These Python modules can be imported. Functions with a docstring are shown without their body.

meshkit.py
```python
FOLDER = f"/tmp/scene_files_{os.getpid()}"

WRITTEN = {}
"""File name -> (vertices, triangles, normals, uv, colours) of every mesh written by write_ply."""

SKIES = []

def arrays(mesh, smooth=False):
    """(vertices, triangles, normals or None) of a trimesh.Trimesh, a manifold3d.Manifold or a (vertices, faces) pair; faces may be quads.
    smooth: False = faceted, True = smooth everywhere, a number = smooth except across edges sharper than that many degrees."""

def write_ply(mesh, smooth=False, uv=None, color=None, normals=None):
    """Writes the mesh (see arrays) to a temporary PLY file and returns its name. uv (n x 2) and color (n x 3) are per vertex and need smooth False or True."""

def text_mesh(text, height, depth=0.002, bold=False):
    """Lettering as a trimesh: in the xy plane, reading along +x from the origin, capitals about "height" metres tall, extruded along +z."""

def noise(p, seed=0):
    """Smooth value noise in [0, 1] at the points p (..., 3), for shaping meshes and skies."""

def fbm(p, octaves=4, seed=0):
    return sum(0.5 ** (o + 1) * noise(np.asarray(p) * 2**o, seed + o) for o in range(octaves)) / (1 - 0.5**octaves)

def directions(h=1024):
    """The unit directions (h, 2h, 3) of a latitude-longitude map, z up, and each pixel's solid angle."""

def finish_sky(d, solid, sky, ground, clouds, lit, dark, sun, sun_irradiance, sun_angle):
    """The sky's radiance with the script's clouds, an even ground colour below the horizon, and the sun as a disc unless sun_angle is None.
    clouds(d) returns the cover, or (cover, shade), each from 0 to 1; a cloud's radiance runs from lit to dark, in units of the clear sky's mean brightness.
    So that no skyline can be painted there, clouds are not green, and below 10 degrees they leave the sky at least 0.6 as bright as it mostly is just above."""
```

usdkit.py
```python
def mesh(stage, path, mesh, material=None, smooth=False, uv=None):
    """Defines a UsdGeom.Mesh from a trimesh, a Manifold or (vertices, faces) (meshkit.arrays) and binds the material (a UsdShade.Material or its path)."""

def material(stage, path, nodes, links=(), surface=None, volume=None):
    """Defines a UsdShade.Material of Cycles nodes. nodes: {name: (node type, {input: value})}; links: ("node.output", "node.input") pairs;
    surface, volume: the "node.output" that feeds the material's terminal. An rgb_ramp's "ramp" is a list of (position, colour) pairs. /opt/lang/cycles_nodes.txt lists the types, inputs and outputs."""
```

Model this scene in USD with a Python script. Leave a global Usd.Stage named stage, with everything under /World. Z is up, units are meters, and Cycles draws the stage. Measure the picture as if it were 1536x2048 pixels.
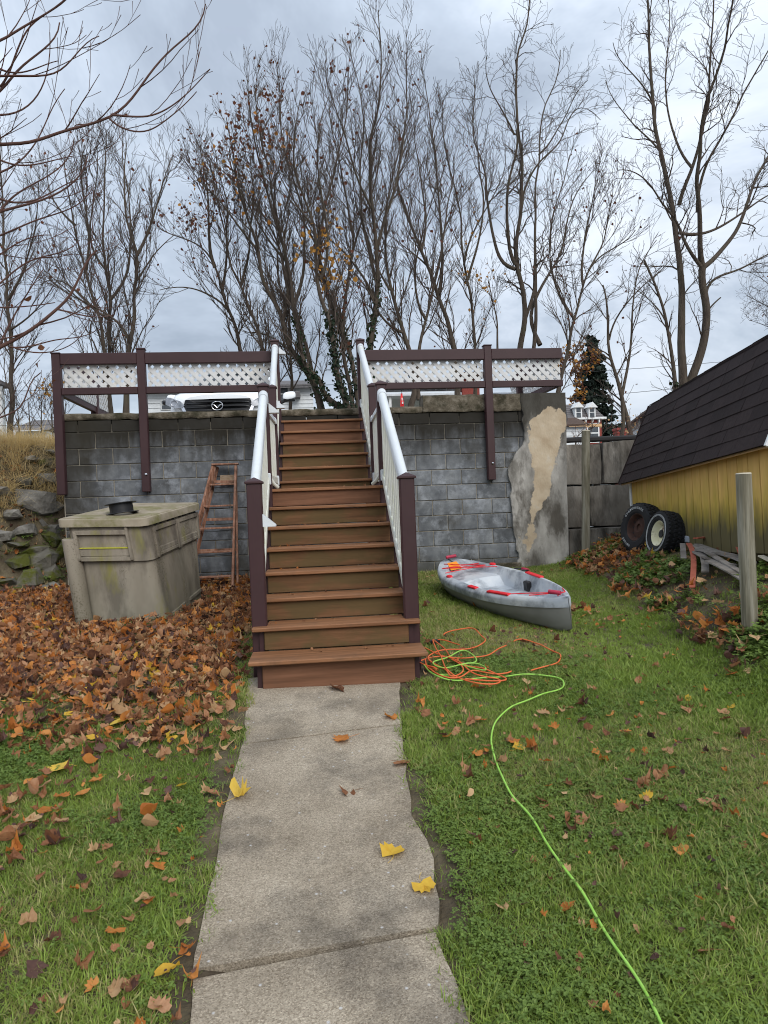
import math, re
import numpy as np, trimesh
from scipy.spatial import ConvexHull
from shapely.geometry import Polygon, box as sbox, LineString
from shapely import affinity
from pxr import Usd, UsdGeom, UsdLux, UsdShade, Gf, Sdf, Vt
import usdkit, meshkit

stage = Usd.Stage.CreateInMemory()
UsdGeom.SetStageUpAxis(stage, UsdGeom.Tokens.z)
UsdGeom.SetStageMetersPerUnit(stage, 1.0)
UsdGeom.Xform.Define(stage, '/World')
UsdGeom.Scope.Define(stage, '/World/Looks')

# ------------------------------------------------------------------ camera, sky, sun
CAM = np.array([-1.6438, -9.2938, 1.6]); YAW, PITCH, ROLL, FPX = 0.1275, -0.0129, -0.0383, 1420.0
FW = np.array([math.sin(YAW) * math.cos(PITCH), math.cos(YAW) * math.cos(PITCH), math.sin(PITCH)])
_r0 = np.array([math.cos(YAW), -math.sin(YAW), 0]); _u0 = np.cross(_r0, FW)
RT = _r0 * math.cos(ROLL) + _u0 * math.sin(ROLL); UP = -_r0 * math.sin(ROLL) + _u0 * math.cos(ROLL)
cam = UsdGeom.Camera.Define(stage, '/World/camera')
cam.AddTransformOp().Set(Gf.Matrix4d(*RT, 0, *UP, 0, *(-FW), 0, *CAM, 1))
cam.CreateHorizontalApertureAttr(24.0); cam.CreateVerticalApertureAttr(32.0)
cam.CreateFocalLengthAttr(24.0 * FPX / 1536)
cam.CreateClippingRangeAttr(Gf.Vec2f(0.05, 2000))
cam.CreateExposureAttr(0.68)

SUN_EL, SUN_AZ = math.radians(38), math.radians(160)     # azimuth measured from +y towards +x
def material(name, nodes, links, surface='p.BSDF', volume=None):
    return usdkit.material(stage, '/World/Looks/' + name, nodes, links, surface=surface, volume=volume)

sky = UsdLux.DomeLight.Define(stage, '/World/sky')
sky_m = material('sky_clouds', {
    'tc': ('texture_coordinate', {}),
    'sky': ('sky_texture', {'sky_type': 'single_scattering', 'sun_disc': False, 'sun_elevation': SUN_EL, 'sun_rotation': SUN_AZ}),
    'sep': ('separate_xyz', {}),
    'zc': ('map_range', {'from_min': 0.0, 'from_max': 1.0, 'to_min': 0.30, 'to_max': 1.1}),
    'den': ('combine_xyz', {}),
    'prj': ('vector_math', {'math_type': 'divide'}),
    'map': ('mapping', {'scale': (0.75, 0.75, 0.75), 'location': (1.2, 3.3, 0.0)}),
    'n1': ('noise_texture', {'scale': 1.3, 'detail': 8.0, 'roughness': 0.6, 'distortion': 0.25}),
    'r1': ('rgb_ramp', {'ramp': [(0.38, (2.45, 2.85, 3.45)), (0.47, (3.3, 3.8, 4.5)), (0.54, (4.5, 5.0, 5.7)), (0.64, (5.7, 6.1, 6.65))]}),
    'grad': ('map_range', {'from_min': 0.0, 'from_max': 1.0, 'to_min': 1.12, 'to_max': 2.1}),
    'gc': ('combine_xyz', {}),
    'mul': ('vector_math', {'math_type': 'multiply'}),
    'mix': ('mix', {'fac': 0.9}),
    'bg': ('background_shader', {'strength': 0.080}),
}, [('tc.generated', 'sep.vector'), ('sep.z', 'zc.value'), ('zc.result', 'den.x'), ('zc.result', 'den.y'), ('zc.result', 'den.z'),
    ('tc.generated', 'prj.vector1'), ('den.vector', 'prj.vector2'), ('prj.vector', 'map.vector'), ('map.vector', 'n1.vector'), ('n1.fac', 'r1.fac'),
    ('sep.z', 'grad.value'), ('grad.result', 'gc.x'), ('grad.result', 'gc.y'), ('grad.result', 'gc.z'), ('r1.color', 'mul.vector1'), ('gc.vector', 'mul.vector2'),
    ('sky.color', 'mix.color1'), ('mul.vector', 'mix.color2'), ('mix.color', 'bg.color')], surface='bg.background')
UsdShade.MaterialBindingAPI.Apply(sky.GetPrim()).Bind(sky_m)
sky.GetPrim().SetCustomDataByKey('kind', 'structure'); sky.GetPrim().SetCustomDataByKey('label', 'overcast pale blue grey cloudy sky')
sun = UsdLux.DistantLight.Define(stage, '/World/sun')
sun.CreateIntensityAttr(0.38); sun.CreateAngleAttr(40.0); sun.CreateColorAttr(Gf.Vec3f(1.0, 0.97, 0.92))
sun.CreateNormalizeAttr(True)
sun.AddRotateXYZOp().Set(Gf.Vec3f(90 - math.degrees(SUN_EL), 0, 180 - math.degrees(SUN_AZ)))

# ------------------------------------------------------------------ helpers
def ray(u, v): return FW + RT * ((u - 768) / FPX) - UP * ((v - 1024) / FPX)
def at(u, v, Y): d = ray(u, v); return CAM + d * ((Y - CAM[1]) / d[1])
def proj(p):
    d = np.atleast_2d(p) - CAM; z = d @ FW
    return np.stack([768 + FPX * (d @ RT) / z, 1024 - FPX * (d @ UP) / z, z], -1)
def sstep(t): t = np.clip(t, 0, 1); return t * t * (3 - 2 * t)
_py, _pz = [-40, -16, -12, -9.3, -7, -4.8, -2.5, 0, 40], [-1.6, -.85, -.45, -.13, .17, .45, .57, .66, .66]
def gz(x, y):
    x, y = np.asarray(x, float), np.asarray(y, float)
    z = np.interp(y, _py, _pz)
    d = 2.6 + .18 * (y + .76) - x
    z = z + np.interp(y, [-9, -5, -4.1, -2.5, -.76, 0], [.1, .38, .48, .42, .36, .36]) * (.33 * sstep((1.3 - d) / 1.3) + .67 * sstep((.9 - d) / .9))
    db = ((x + 4.65) * -.707 + (y - .15) * .707)
    z = z + 2.05 * sstep(db / 1.9)
    z = z + .035 * (meshkit.noise(np.stack([x * 1.1, y * 1.1, x * 0], -1), 3) - .5)
    return z
def ong(u, v):
    d = ray(u, v); t = np.arange(.8, 14, .02); P = CAM + t[:, None] * d
    below = P[:, 2] < gz(P[:, 0], P[:, 1]); i = int(np.argmax(below)) if below.any() else len(t) - 1
    return P[i]

_used = {}
def numbered(parent, name):
    k = (parent, name); n = _used.get(k, 0); _used[k] = n + 1
    return f'{parent}/{name}' if n == 0 else f'{parent}/{name}_{n:03d}'
def tag(prim, label=None, cat=None, group=None, kind=None):
    for k, v in (('label', label), ('category', cat), ('group', group), ('kind', kind)):
        if v: prim.SetCustomDataByKey(k, v)
    return prim
def thing(name, label, cat, group=None, loc=None, rz=0, kind=None):
    x = UsdGeom.Xform.Define(stage, numbered('/World', name))
    if loc is not None: x.AddTranslateOp().Set(Gf.Vec3d(*map(float, loc)))
    if rz: x.AddRotateZOp().Set(float(rz))
    return tag(x.GetPrim(), label, cat, group, kind)
def part(parent, name, mesh, mat, label=None, smooth=False, kind=None):
    if isinstance(mesh, MB): mesh = mesh.get()
    p = usdkit.mesh(stage, numbered(str(parent.GetPath()), name), mesh, mat, smooth=smooth).GetPrim()
    return tag(p, label, kind=kind)
def solo(name, mesh, mat, label, cat=None, group=None, kind=None, smooth=False):
    if isinstance(mesh, MB): mesh = mesh.get()
    p = usdkit.mesh(stage, numbered('/World', name), mesh, mat, smooth=smooth).GetPrim()
    return tag(p, label, cat, group, kind)
def dup(src, name, label, cat, group, mtx):
    x = UsdGeom.Xform.Define(stage, numbered('/World', name)); p = x.GetPrim()
    p.GetReferences().AddInternalReference(src); p.SetInstanceable(True)
    x.AddTransformOp().Set(mtx)
    return tag(p, label, cat, group)

class MB:
    def __init__(s): s.v, s.f, s.n = [], [], 0
    def add(s, v, f):
        v = np.asarray(v, float); f = np.asarray(f, int)
        if f.shape[1] == 4: f = np.vstack([f[:, [0, 1, 2]], f[:, [0, 2, 3]]])
        s.v.append(v); s.f.append(f + s.n); s.n += len(v); return s
    def tm(s, m): return s.add(m.vertices, m.faces)
    def get(s): return (np.vstack(s.v), np.vstack(s.f))
_sg = np.array([[a, b, c] for a in (-1, 1) for b in (-1, 1) for c in (-1, 1)], float)
def _cb(s, b):
    s = np.asarray(s, float) / 2; out = []
    for k in range(3):
        o = np.full(3, b); o[k] = 0
        out.append(_sg * (s - o))
    return np.vstack(out)
_cbf = None
def cbox(c, s, b=.004, R=None):
    global _cbf
    if _cbf is None:
        hv = _cb((1, 1, 1), .1); h = ConvexHull(hv); f = h.simplices.copy()
        for i, t in enumerate(f):
            n = np.cross(hv[t[1]] - hv[t[0]], hv[t[2]] - hv[t[0]])
            if n @ hv[t].mean(0) < 0: f[i] = t[::-1]
        _cbf = f
    v = _cb(s, min(b, min(s) * .3))
    if R is not None: v = v @ np.asarray(R, float).T
    return v + np.asarray(c, float), _cbf
def frame(d, up=(0, 0, 1)):
    d = np.asarray(d, float); d = d / np.linalg.norm(d); up = np.asarray(up, float)
    if abs(d @ up) > .98: up = np.array([0, 1., 0])
    x = np.cross(d, up); x /= np.linalg.norm(x); return np.stack([x, d, np.cross(x, d)], 1)   # columns: side, along, up
def bar(p0, p1, w, h, b=.004, up=(0, 0, 1)):
    p0, p1 = np.asarray(p0, float), np.asarray(p1, float)
    return cbox((p0 + p1) / 2, (w, np.linalg.norm(p1 - p0), h), b, frame(p1 - p0, up))
def rotz(a): c, s = math.cos(a), math.sin(a); return np.array([[c, -s, 0], [s, c, 0], [0, 0, 1.]])
def tubes(P, R, k):
    """many polylines of the same length: P (m,n,3), R (m,n) -> one mesh of k-sided tubes"""
    P = np.asarray(P, float); R = np.asarray(R, float); m, n = P.shape[:2]
    T = np.gradient(P, axis=1); T /= np.maximum(np.linalg.norm(T, axis=2, keepdims=True), 1e-9)
    ref = np.where(np.abs(T[:, :1, 2:3]) > .9, np.array([1., 0, 0]), np.array([0, 0, 1.])); ref = np.broadcast_to(ref, T.shape)
    A = np.cross(T, ref); A /= np.maximum(np.linalg.norm(A, axis=2, keepdims=True), 1e-9); B = np.cross(T, A)
    a = np.arange(k) * 2 * np.pi / k
    V = P[:, :, None] + R[:, :, None, None] * (np.cos(a)[:, None] * A[:, :, None] + np.sin(a)[:, None] * B[:, :, None])
    i = np.arange(n - 1)[:, None] * k; j = np.arange(k)[None]; j2 = (j + 1) % k
    q = np.stack([i + j, i + j2, i + k + j2, i + k + j], -1).reshape(-1, 4)
    F = (q[None] + (np.arange(m) * n * k)[:, None, None]).reshape(-1, 4)
    return V.reshape(-1, 3), F
def tube(pts, r, k=8, caps=True):
    pts = np.asarray(pts, float); r = np.broadcast_to(np.asarray(r, float), (len(pts),))
    v, f = tubes(pts[None], r[None], k)
    b = MB().add(v, f)
    if caps:
        n = len(pts)
        for s, c in ((0, pts[0]), ((n - 1) * k, pts[-1])):
            b.add(np.vstack([v[s:s + k], c]), [[i, (i + 1) % k, k] for i in range(k)])
    return b.get()
def spline(pts, n):
    pts = np.asarray(pts, float)
    if len(pts) < 3: return pts[0] + (pts[-1] - pts[0]) * np.linspace(0, 1, n)[:, None]
    from scipy.interpolate import CubicSpline
    t = np.r_[0, np.cumsum(np.maximum(np.linalg.norm(np.diff(pts, axis=0), axis=1), 1e-4))]
    return CubicSpline(t, pts)(np.linspace(0, t[-1], n))
def lathe(prof, k=32, axis=None):
    prof = np.asarray(prof, float); a = np.arange(k) * 2 * np.pi / k; n = len(prof)
    v = np.stack([prof[:, None, 0] * np.cos(a), prof[:, None, 0] * np.sin(a), np.broadcast_to(prof[:, None, 1], (n, k))], -1).reshape(-1, 3)
    i = np.arange(n - 1)[:, None] * k; j = np.arange(k)[None]; j2 = (j + 1) % k
    return v, np.stack([i + j, i + j2, i + k + j2, i + k + j], -1).reshape(-1, 4)
def extr(poly, h): 
    m = trimesh.creation.extrude_polygon(poly, h, engine='earcut'); return np.array(m.vertices), np.array(m.faces)
def gridmesh(P):
    P = np.asarray(P, float); a, b = P.shape[:2]; i = np.arange(a - 1)[:, None] * b; j = np.arange(b - 1)[None]
    return P.reshape(-1, 3), np.stack([i + j, i + j + 1, i + b + j + 1, i + b + j], -1).reshape(-1, 4)

# ------------------------------------------------------------------ materials
def pm(name, cols, scale=6., stretch=(1, 1, 1), rough=.75, bump=.15, bscale=60., bdist=.01, spec=.3, dirt=None, dscale=2., dramp=(.5, .68), dstretch=(1, 1, 1), dstr=1.0, vary=0., obj=False, detail=5., bstretch=None, metallic=0., extra=None):
    """noise ramp of colours, an optional second layer of dirt, an optional per-object tone, and fine bump"""
    cols = [tuple(min(.8, x * 1.14) if max(c) < .5 else x for x in c) for c in cols]
    src = 'tc.object' if obj else 'g.position'
    N = {'g': ('geometry', {}), 'tc': ('texture_coordinate', {}), 'm': ('mapping', {'scale': stretch}),
         'n': ('noise_texture', {'scale': scale, 'detail': detail, 'roughness': .6}),
         'r': ('rgb_ramp', {'ramp': [(.3 + .4 * i / max(1, len(cols) - 1), c) for i, c in enumerate(cols)] if len(cols) > 1 else [(0, cols[0]), (1, cols[0])]}),
         'mb': ('mapping', {'scale': bstretch or stretch}), 'nb': ('noise_texture', {'scale': bscale, 'detail': 3.0}), 'b': ('bump', {'strength': bump, 'distance': bdist}),
         'p': ('principled_bsdf', {'roughness': rough, 'specular_ior_level': spec, 'metallic': metallic})}
    L = [(src, 'm.vector'), ('m.vector', 'n.vector'), ('n.fac', 'r.fac'), (src, 'mb.vector'), ('mb.vector', 'nb.vector'), ('nb.fac', 'b.height'), ('b.normal', 'p.normal')]
    c = 'r.color'
    if dirt is not None:
        N['md'] = ('mapping', {'scale': dstretch, 'location': (7.3, 1.1, 4.2)}); N['nd'] = ('noise_texture', {'scale': dscale, 'detail': 6.0, 'roughness': .65})
        N['dr'] = ('map_range', {'from_min': dramp[0], 'from_max': dramp[1], 'to_min': 0.0, 'to_max': dstr, 'clamp': True})
        N['dm'] = ('mix', {'color2': dirt})
        L += [(src, 'md.vector'), ('md.vector', 'nd.vector'), ('nd.fac', 'dr.value'), ('dr.result', 'dm.fac'), (c, 'dm.color1')]; c = 'dm.color'
    if vary:
        N['oi'] = ('object_info', {}); N['vr'] = ('map_range', {'from_min': 0., 'from_max': 1., 'to_min': 1 - vary, 'to_max': 1 + vary}); N['hv'] = ('hsv', {'fac': 1.0})
        L += [('oi.random', 'vr.value'), ('vr.result', 'hv.value'), (c, 'hv.color')]; c = 'hv.color'
    if extra: c = extra(N, L, c)
    L.append((c, 'p.base_color'))
    return material(name, N, L)
def zstain(zlo, zhi, col, nscale=3., stretch=(1, 1, .35), amt=1., spread=.35, axis='z'):
    """weather stain that runs along a height band of the real wall (dark run-off below a cap, splash at a foot)"""
    def f(N, L, c):
        k = 'z%d' % len(N)
        N[k + 's'] = ('separate_xyz', {}); N[k + 'm'] = ('map_range', {'from_min': zlo, 'from_max': zhi, 'to_min': 0., 'to_max': 1., 'clamp': True})
        N[k + 'p'] = ('mapping', {'scale': stretch}); N[k + 'n'] = ('noise_texture', {'scale': nscale, 'detail': 6., 'roughness': .65})
        N[k + 'a'] = ('math', {'math_type': 'add'}); N[k + 'r'] = ('map_range', {'from_min': 1. - spread, 'from_max': 1. + spread * .6, 'to_min': 0., 'to_max': amt, 'clamp': True}); N[k + 'x'] = ('mix', {'color2': col})
        L.extend([('g.position', k + 's.vector'), (k + 's.' + axis, k + 'm.value'), ('g.position', k + 'p.vector'), (k + 'p.vector', k + 'n.vector'), (k + 'm.result', k + 'a.value1'), (k + 'n.fac', k + 'a.value2'),
                  (k + 'a.value', k + 'r.value'), (k + 'r.result', k + 'x.fac'), (c, k + 'x.color1')])
        return k + 'x.color'
    return f
def chain(*fs):
    def f(N, L, c):
        for g in fs: c = g(N, L, c)
        return c
    return f

M = {}
M['brown'] = pm('brown_vinyl', [(.030, .0115, .0125), (.040, .0165, .0175)], 3, rough=.5, bump=.06, bscale=160, bstretch=(1, 1, .05), spec=.35, dirt=(.05, .026, .026), dscale=3, dramp=(.55, .8), dstr=.6)
M['white'] = pm('white_vinyl', [(.55, .58, .60), (.62, .65, .67)], 3, rough=.42, bump=.03, bscale=80, dirt=(.50, .50, .36), dscale=5, dramp=(.55, .8), dstr=.7)
M['picket'] = pm('picket_vinyl', [(.56, .56, .49), (.63, .63, .57)], 5, rough=.5, bump=.03, dirt=(.42, .43, .22), dscale=7, dramp=(.52, .75), dstr=.6)
M['lattice'] = pm('lattice_vinyl', [(.56, .56, .56), (.64, .64, .63)], 3, rough=.5, bump=.03, dirt=(.50, .45, .36), dscale=3, dramp=(.5, .75), dstr=.7)
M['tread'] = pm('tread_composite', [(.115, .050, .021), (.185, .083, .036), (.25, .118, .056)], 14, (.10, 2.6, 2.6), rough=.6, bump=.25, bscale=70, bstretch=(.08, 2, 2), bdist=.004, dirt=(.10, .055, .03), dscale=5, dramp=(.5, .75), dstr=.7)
def mossy(N, L, c):
    N['mm'] = ('mapping', {'scale': (1.4, 1.4, 3.2), 'location': (1.7, 0, .6)}); N['mn'] = ('noise_texture', {'scale': 2.2, 'detail': 3.5, 'roughness': .5})
    N['mr'] = ('map_range', {'from_min': .46, 'from_max': .58, 'to_min': .75, 'to_max': .1, 'clamp': True}); N['mx'] = ('mix', {'color2': (.085, .058, .020)})
    L.extend([('g.position', 'mm.vector'), ('mm.vector', 'mn.vector'), ('mn.fac', 'mr.value'), ('mr.result', 'mx.fac'), (c, 'mx.color1')])
    return 'mx.color'
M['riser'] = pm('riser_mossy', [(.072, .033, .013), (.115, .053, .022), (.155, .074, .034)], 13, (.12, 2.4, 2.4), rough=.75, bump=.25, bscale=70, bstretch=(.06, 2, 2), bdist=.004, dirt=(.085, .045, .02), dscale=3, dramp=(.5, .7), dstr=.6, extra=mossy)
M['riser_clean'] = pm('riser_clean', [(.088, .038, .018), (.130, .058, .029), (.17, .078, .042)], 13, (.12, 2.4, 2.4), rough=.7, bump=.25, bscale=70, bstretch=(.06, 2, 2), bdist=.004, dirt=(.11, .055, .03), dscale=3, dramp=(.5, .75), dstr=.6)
def paleedge(N, L, c):
    N['ao'] = ('object_info', {}); N['am'] = ('vector_math', {'math_type': 'scale', 'vector1': (13., 7., 9.)}); N['av'] = ('vector_math', {'math_type': 'add'}); N['an'] = ('noise_texture', {'scale': 4.2, 'detail': 7., 'roughness': .68}); N['ar'] = ('map_range', {'from_min': .5, 'from_max': .7, 'to_min': 0., 'to_max': .75, 'clamp': True}); N['ax'] = ('mix', {'color2': (.36, .38, .41)})
    L.extend([('ao.random', 'am.scale'), ('g.position', 'av.vector1'), ('am.vector', 'av.vector2'), ('av.vector', 'an.vector'), ('an.fac', 'ar.value'), ('ar.result', 'ax.fac'), (c, 'ax.color1')]); return 'ax.color'
M['block'] = pm('concrete_block', [(.085, .09, .098), (.125, .132, .14), (.19, .198, .205)], 5.5, rough=.95, bump=.5, bscale=150, bdist=.004, spec=.15, vary=.22, dirt=(.055, .05, .04), dscale=2.1, dramp=(.52, .7), dstr=.8,
                extra=chain(paleedge, zstain(2.0, 2.78, (.022, .019, .014), 4.5, (1.3, 1, .22), .95, .45), zstain(-3.55, -4.55, (.034, .03, .022), 3.5, (1, 1, .5), .8, .4, 'x'), zstain(.95, .6, (.05, .048, .035), 5, amt=.7)))
M['mortar'] = pm('mortar', [(.17, .15, .12), (.32, .285, .225)], 12, rough=.95, bump=.3, extra=zstain(2.3, 2.9, (.03, .027, .02), 4, amt=.85))
M['cap'] = pm('cap_concrete', [(.055, .045, .03), (.105, .088, .063), (.19, .165, .13)], 11, rough=.95, bump=.7, bscale=50, bdist=.012, dirt=(.030, .027, .014), dscale=6, dramp=(.46, .62), dstr=.9)
def stucco_x(N, L, c):
    # tan coat that survives in an irregular patch, black algae near the top, grey render below
    N['sp'] = ('separate_xyz', {}); N['sn'] = ('noise_texture', {'scale': 4.2, 'detail': 7., 'roughness': .62}); N['sm'] = ('mapping', {'scale': (1, 1, .8)})
    N['cx'] = ('map_range', {'from_min': 1.42, 'from_max': 2.08, 'to_min': 0, 'to_max': 1})
    L.extend([('g.position', 'sp.vector'), ('g.position', 'sm.vector'), ('sm.vector', 'sn.vector')])
    N['zz'] = ('math', {'math_type': 'multiply_add', 'value2': .20, 'value3': 1.30})     # centre x of the patch by height
    L.append(('sp.z', 'zz.value1'))
    N['dx'] = ('math', {'math_type': 'subtract'}); L.extend([('sp.x', 'dx.value1'), ('zz.value', 'dx.value2')])
    N['ab'] = ('math', {'math_type': 'absolute'}); L.append(('dx.value', 'ab.value1'))
    N['hz'] = ('map_range', {'from_min': .85, 'from_max': 2.75, 'to_min': .0, 'to_max': .26, 'clamp': True}); L.append(('sp.z', 'hz.value'))
    N['df'] = ('math', {'math_type': 'subtract'}); L.extend([('hz.result', 'df.value1'), ('ab.value', 'df.value2')])
    N['ns'] = ('math', {'math_type': 'multiply_add', 'value2': .55, 'value3': -.275}); L.append(('sn.fac', 'ns.value1'))
    N['sm2'] = ('math', {'math_type': 'add'}); L.extend([('df.value', 'sm2.value1'), ('ns.value', 'sm2.value2')])
    N['top'] = ('map_range', {'from_min': 2.62, 'from_max': 2.86, 'to_min': 0, 'to_max': .3, 'clamp': True}); L.append(('sp.z', 'top.value'))
    N['s3'] = ('math', {'math_type': 'subtract'}); L.extend([('sm2.value', 's3.value1'), ('top.result', 's3.value2')])
    N['fr'] = ('map_range', {'from_min': -.008, 'from_max': .012, 'to_min': 0, 'to_max': 1, 'clamp': True}); L.append(('s3.value', 'fr.value'))
    N['tn'] = ('noise_texture', {'scale': 6., 'detail': 5.}); N['tr'] = ('rgb_ramp', {'ramp': [(.3, (.37, .285, .19)), (.6, (.47, .385, .275)), (.75, (.49, .435, .35))]}); L.extend([('g.position', 'tn.vector'), ('tn.fac', 'tr.fac')])
    N['sx'] = ('mix', {}); L.extend([('fr.result', 'sx.fac'), (c, 'sx.color1'), ('tr.color', 'sx.color2')])
    return 'sx.color'
M['stucco'] = pm('stucco', [(.12, .112, .098), (.27, .255, .23), (.44, .42, .385)], 3.4, (1, 1, .45), rough=.95, bump=.6, bscale=45, bdist=.008, dirt=(.075, .065, .052), dscale=4.2, dramp=(.49, .62), dstretch=(1, 1, .45), dstr=.85,
                 extra=chain(zstain(2.1, 2.85, (.04, .036, .028), 7, (1.6, 1, .6), .9, .45), stucco_x))
M['bigblock'] = pm('big_concrete_block', [(.10, .085, .07), (.19, .17, .145), (.32, .295, .26)], 2.6, (1, 1, .4), rough=.95, bump=.7, bscale=40, bdist=.012, vary=.15, dirt=(.035, .03, .024), dscale=2.2, dramp=(.47, .62), dstretch=(1.3, 1, .35), dstr=.9)
M['dark'] = pm('dark_pipe', [(.012, .011, .011), (.02, .018, .017)], 4, rough=.6)
M['shingle'] = pm('asphalt_shingle', [(.018, .0125, .012), (.029, .020, .0195)], 30, rough=.95, bump=.6, bscale=400, bdist=.003, spec=.2, vary=.22, dirt=(.026, .019, .02), dscale=1.6, dramp=(.5, .8))
def algae(N, L, c):
    c = zstain(1.95, 1.0, (.30, .235, .022), 3.6, (2.2, 2.2, .6), .9, .34)(N, L, c)
    return zstain(1.62, 1.02, (.055, .047, .024), 4.2, (2.4, 2.4, .4), .93, .26)(N, L, c)
M['siding'] = pm('yellow_siding', [(.54, .32, .085), (.64, .40, .125)], 7, (1, 1, .12), rough=.6, bump=.25, bscale=90, bstretch=(1, 1, .08), bdist=.004, vary=.07, dirt=(.36, .21, .06), dscale=5, dstretch=(2, 2, .15), dramp=(.52, .7), dstr=.5, extra=algae)
M['trim'] = pm('white_trim', [(.62, .63, .62), (.72, .73, .72)], 5, rough=.5, bump=.08, dirt=(.35, .34, .28), dscale=6, dramp=(.55, .8), dstr=.6)
M['post'] = pm('weathered_timber', [(.085, .075, .05), (.16, .145, .105), (.25, .235, .19)], 9, (3, 3, .22), rough=.9, bump=.7, bscale=26, bstretch=(3, 3, .1), bdist=.012, dirt=(.06, .055, .03), dscale=4, dramp=(.5, .7), dstretch=(1, 1, .3), obj=False)
M['endgrain'] = pm('pale_end_grain', [(.42, .38, .29), (.55, .50, .40)], 20, rough=.9, bump=.3)
def binmoss(N, L, c):
    c = zstain(1.62, .3, (.15, .145, .105), 3, (1, 1, .5), .55, .5)(N, L, c)
    N['gn'] = ('noise_texture', {'scale': 3.2, 'detail': 5., 'roughness': .6}); N['gr'] = ('map_range', {'from_min': .55, 'from_max': .70, 'to_min': 0, 'to_max': .8, 'clamp': True}); N['gx'] = ('mix', {'color2': (.20, .185, .045)})
    N['gm'] = ('mapping', {'scale': (1.5, 1.5, .45), 'location': (2.7, .2, 3.1)})
    L.extend([('g.position', 'gm.vector'), ('gm.vector', 'gn.vector'), ('gn.fac', 'gr.value'), ('gr.result', 'gx.fac'), (c, 'gx.color1')])
    N['kn'] = ('noise_texture', {'scale': 60., 'detail': 4., 'roughness': .7}); N['kb'] = ('noise_texture', {'scale': 2.2, 'detail': 3.}); N['ka'] = ('math', {'math_type': 'add'}); N['kr'] = ('map_range', {'from_min': 1.1, 'from_max': 1.22, 'to_min': 0, 'to_max': .7, 'clamp': True}); N['kx'] = ('mix', {'color2': (.085, .07, .04)})
    L.extend([('g.position', 'kn.vector'), ('gm.vector', 'kb.vector'), ('kn.fac', 'ka.value1'), ('kb.fac', 'ka.value2'), ('ka.value', 'kr.value'), ('kr.result', 'kx.fac'), ('gx.color', 'kx.color1')])
    return 'kx.color'
M['bin'] = pm('resin_bin', [(.145, .118, .090), (.225, .190, .148), (.30, .262, .21)], 2.6, (1, 1, .35), rough=.8, bump=.2, bscale=120, bdist=.003, dirt=(.085, .066, .054), dscale=3.4, dramp=(.46, .62), dstretch=(1, 1, .35), dstr=.85, extra=binmoss)
M['binlid'] = pm('resin_lid', [(.20, .165, .115), (.32, .275, .21)], 4, rough=.8, bump=.2, bscale=120, bdist=.003, dirt=(.15, .14, .05), dscale=3.2, dramp=(.46, .62), dstr=.85)
M['moss'] = pm('yellow_moss', [(.26, .25, .03), (.36, .34, .05)], 30, rough=.95, bump=.5)
M['black'] = pm('black_plastic', [(.012, .012, .013), (.02, .02, .021)], 8, rough=.45, bump=.05)
M['ladder'] = pm('ladder_wood', [(.155, .065, .036), (.25, .12, .075), (.36, .22, .16)], 10, (3, 3, .3), rough=.7, bump=.3, bscale=50, bstretch=(3, 3, .15), bdist=.004, dirt=(.07, .04, .025), dscale=6, dramp=(.5, .7))
M['paintlabel'] = pm('worn_label', [(.30, .20, .12), (.5, .4, .3)], 15, (1, 1, 2), rough=.8)
M['rubber'] = pm('tyre_rubber', [(.009, .009, .010), (.016, .016, .017)], 12, rough=.75, bump=.15, bscale=120)
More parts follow.
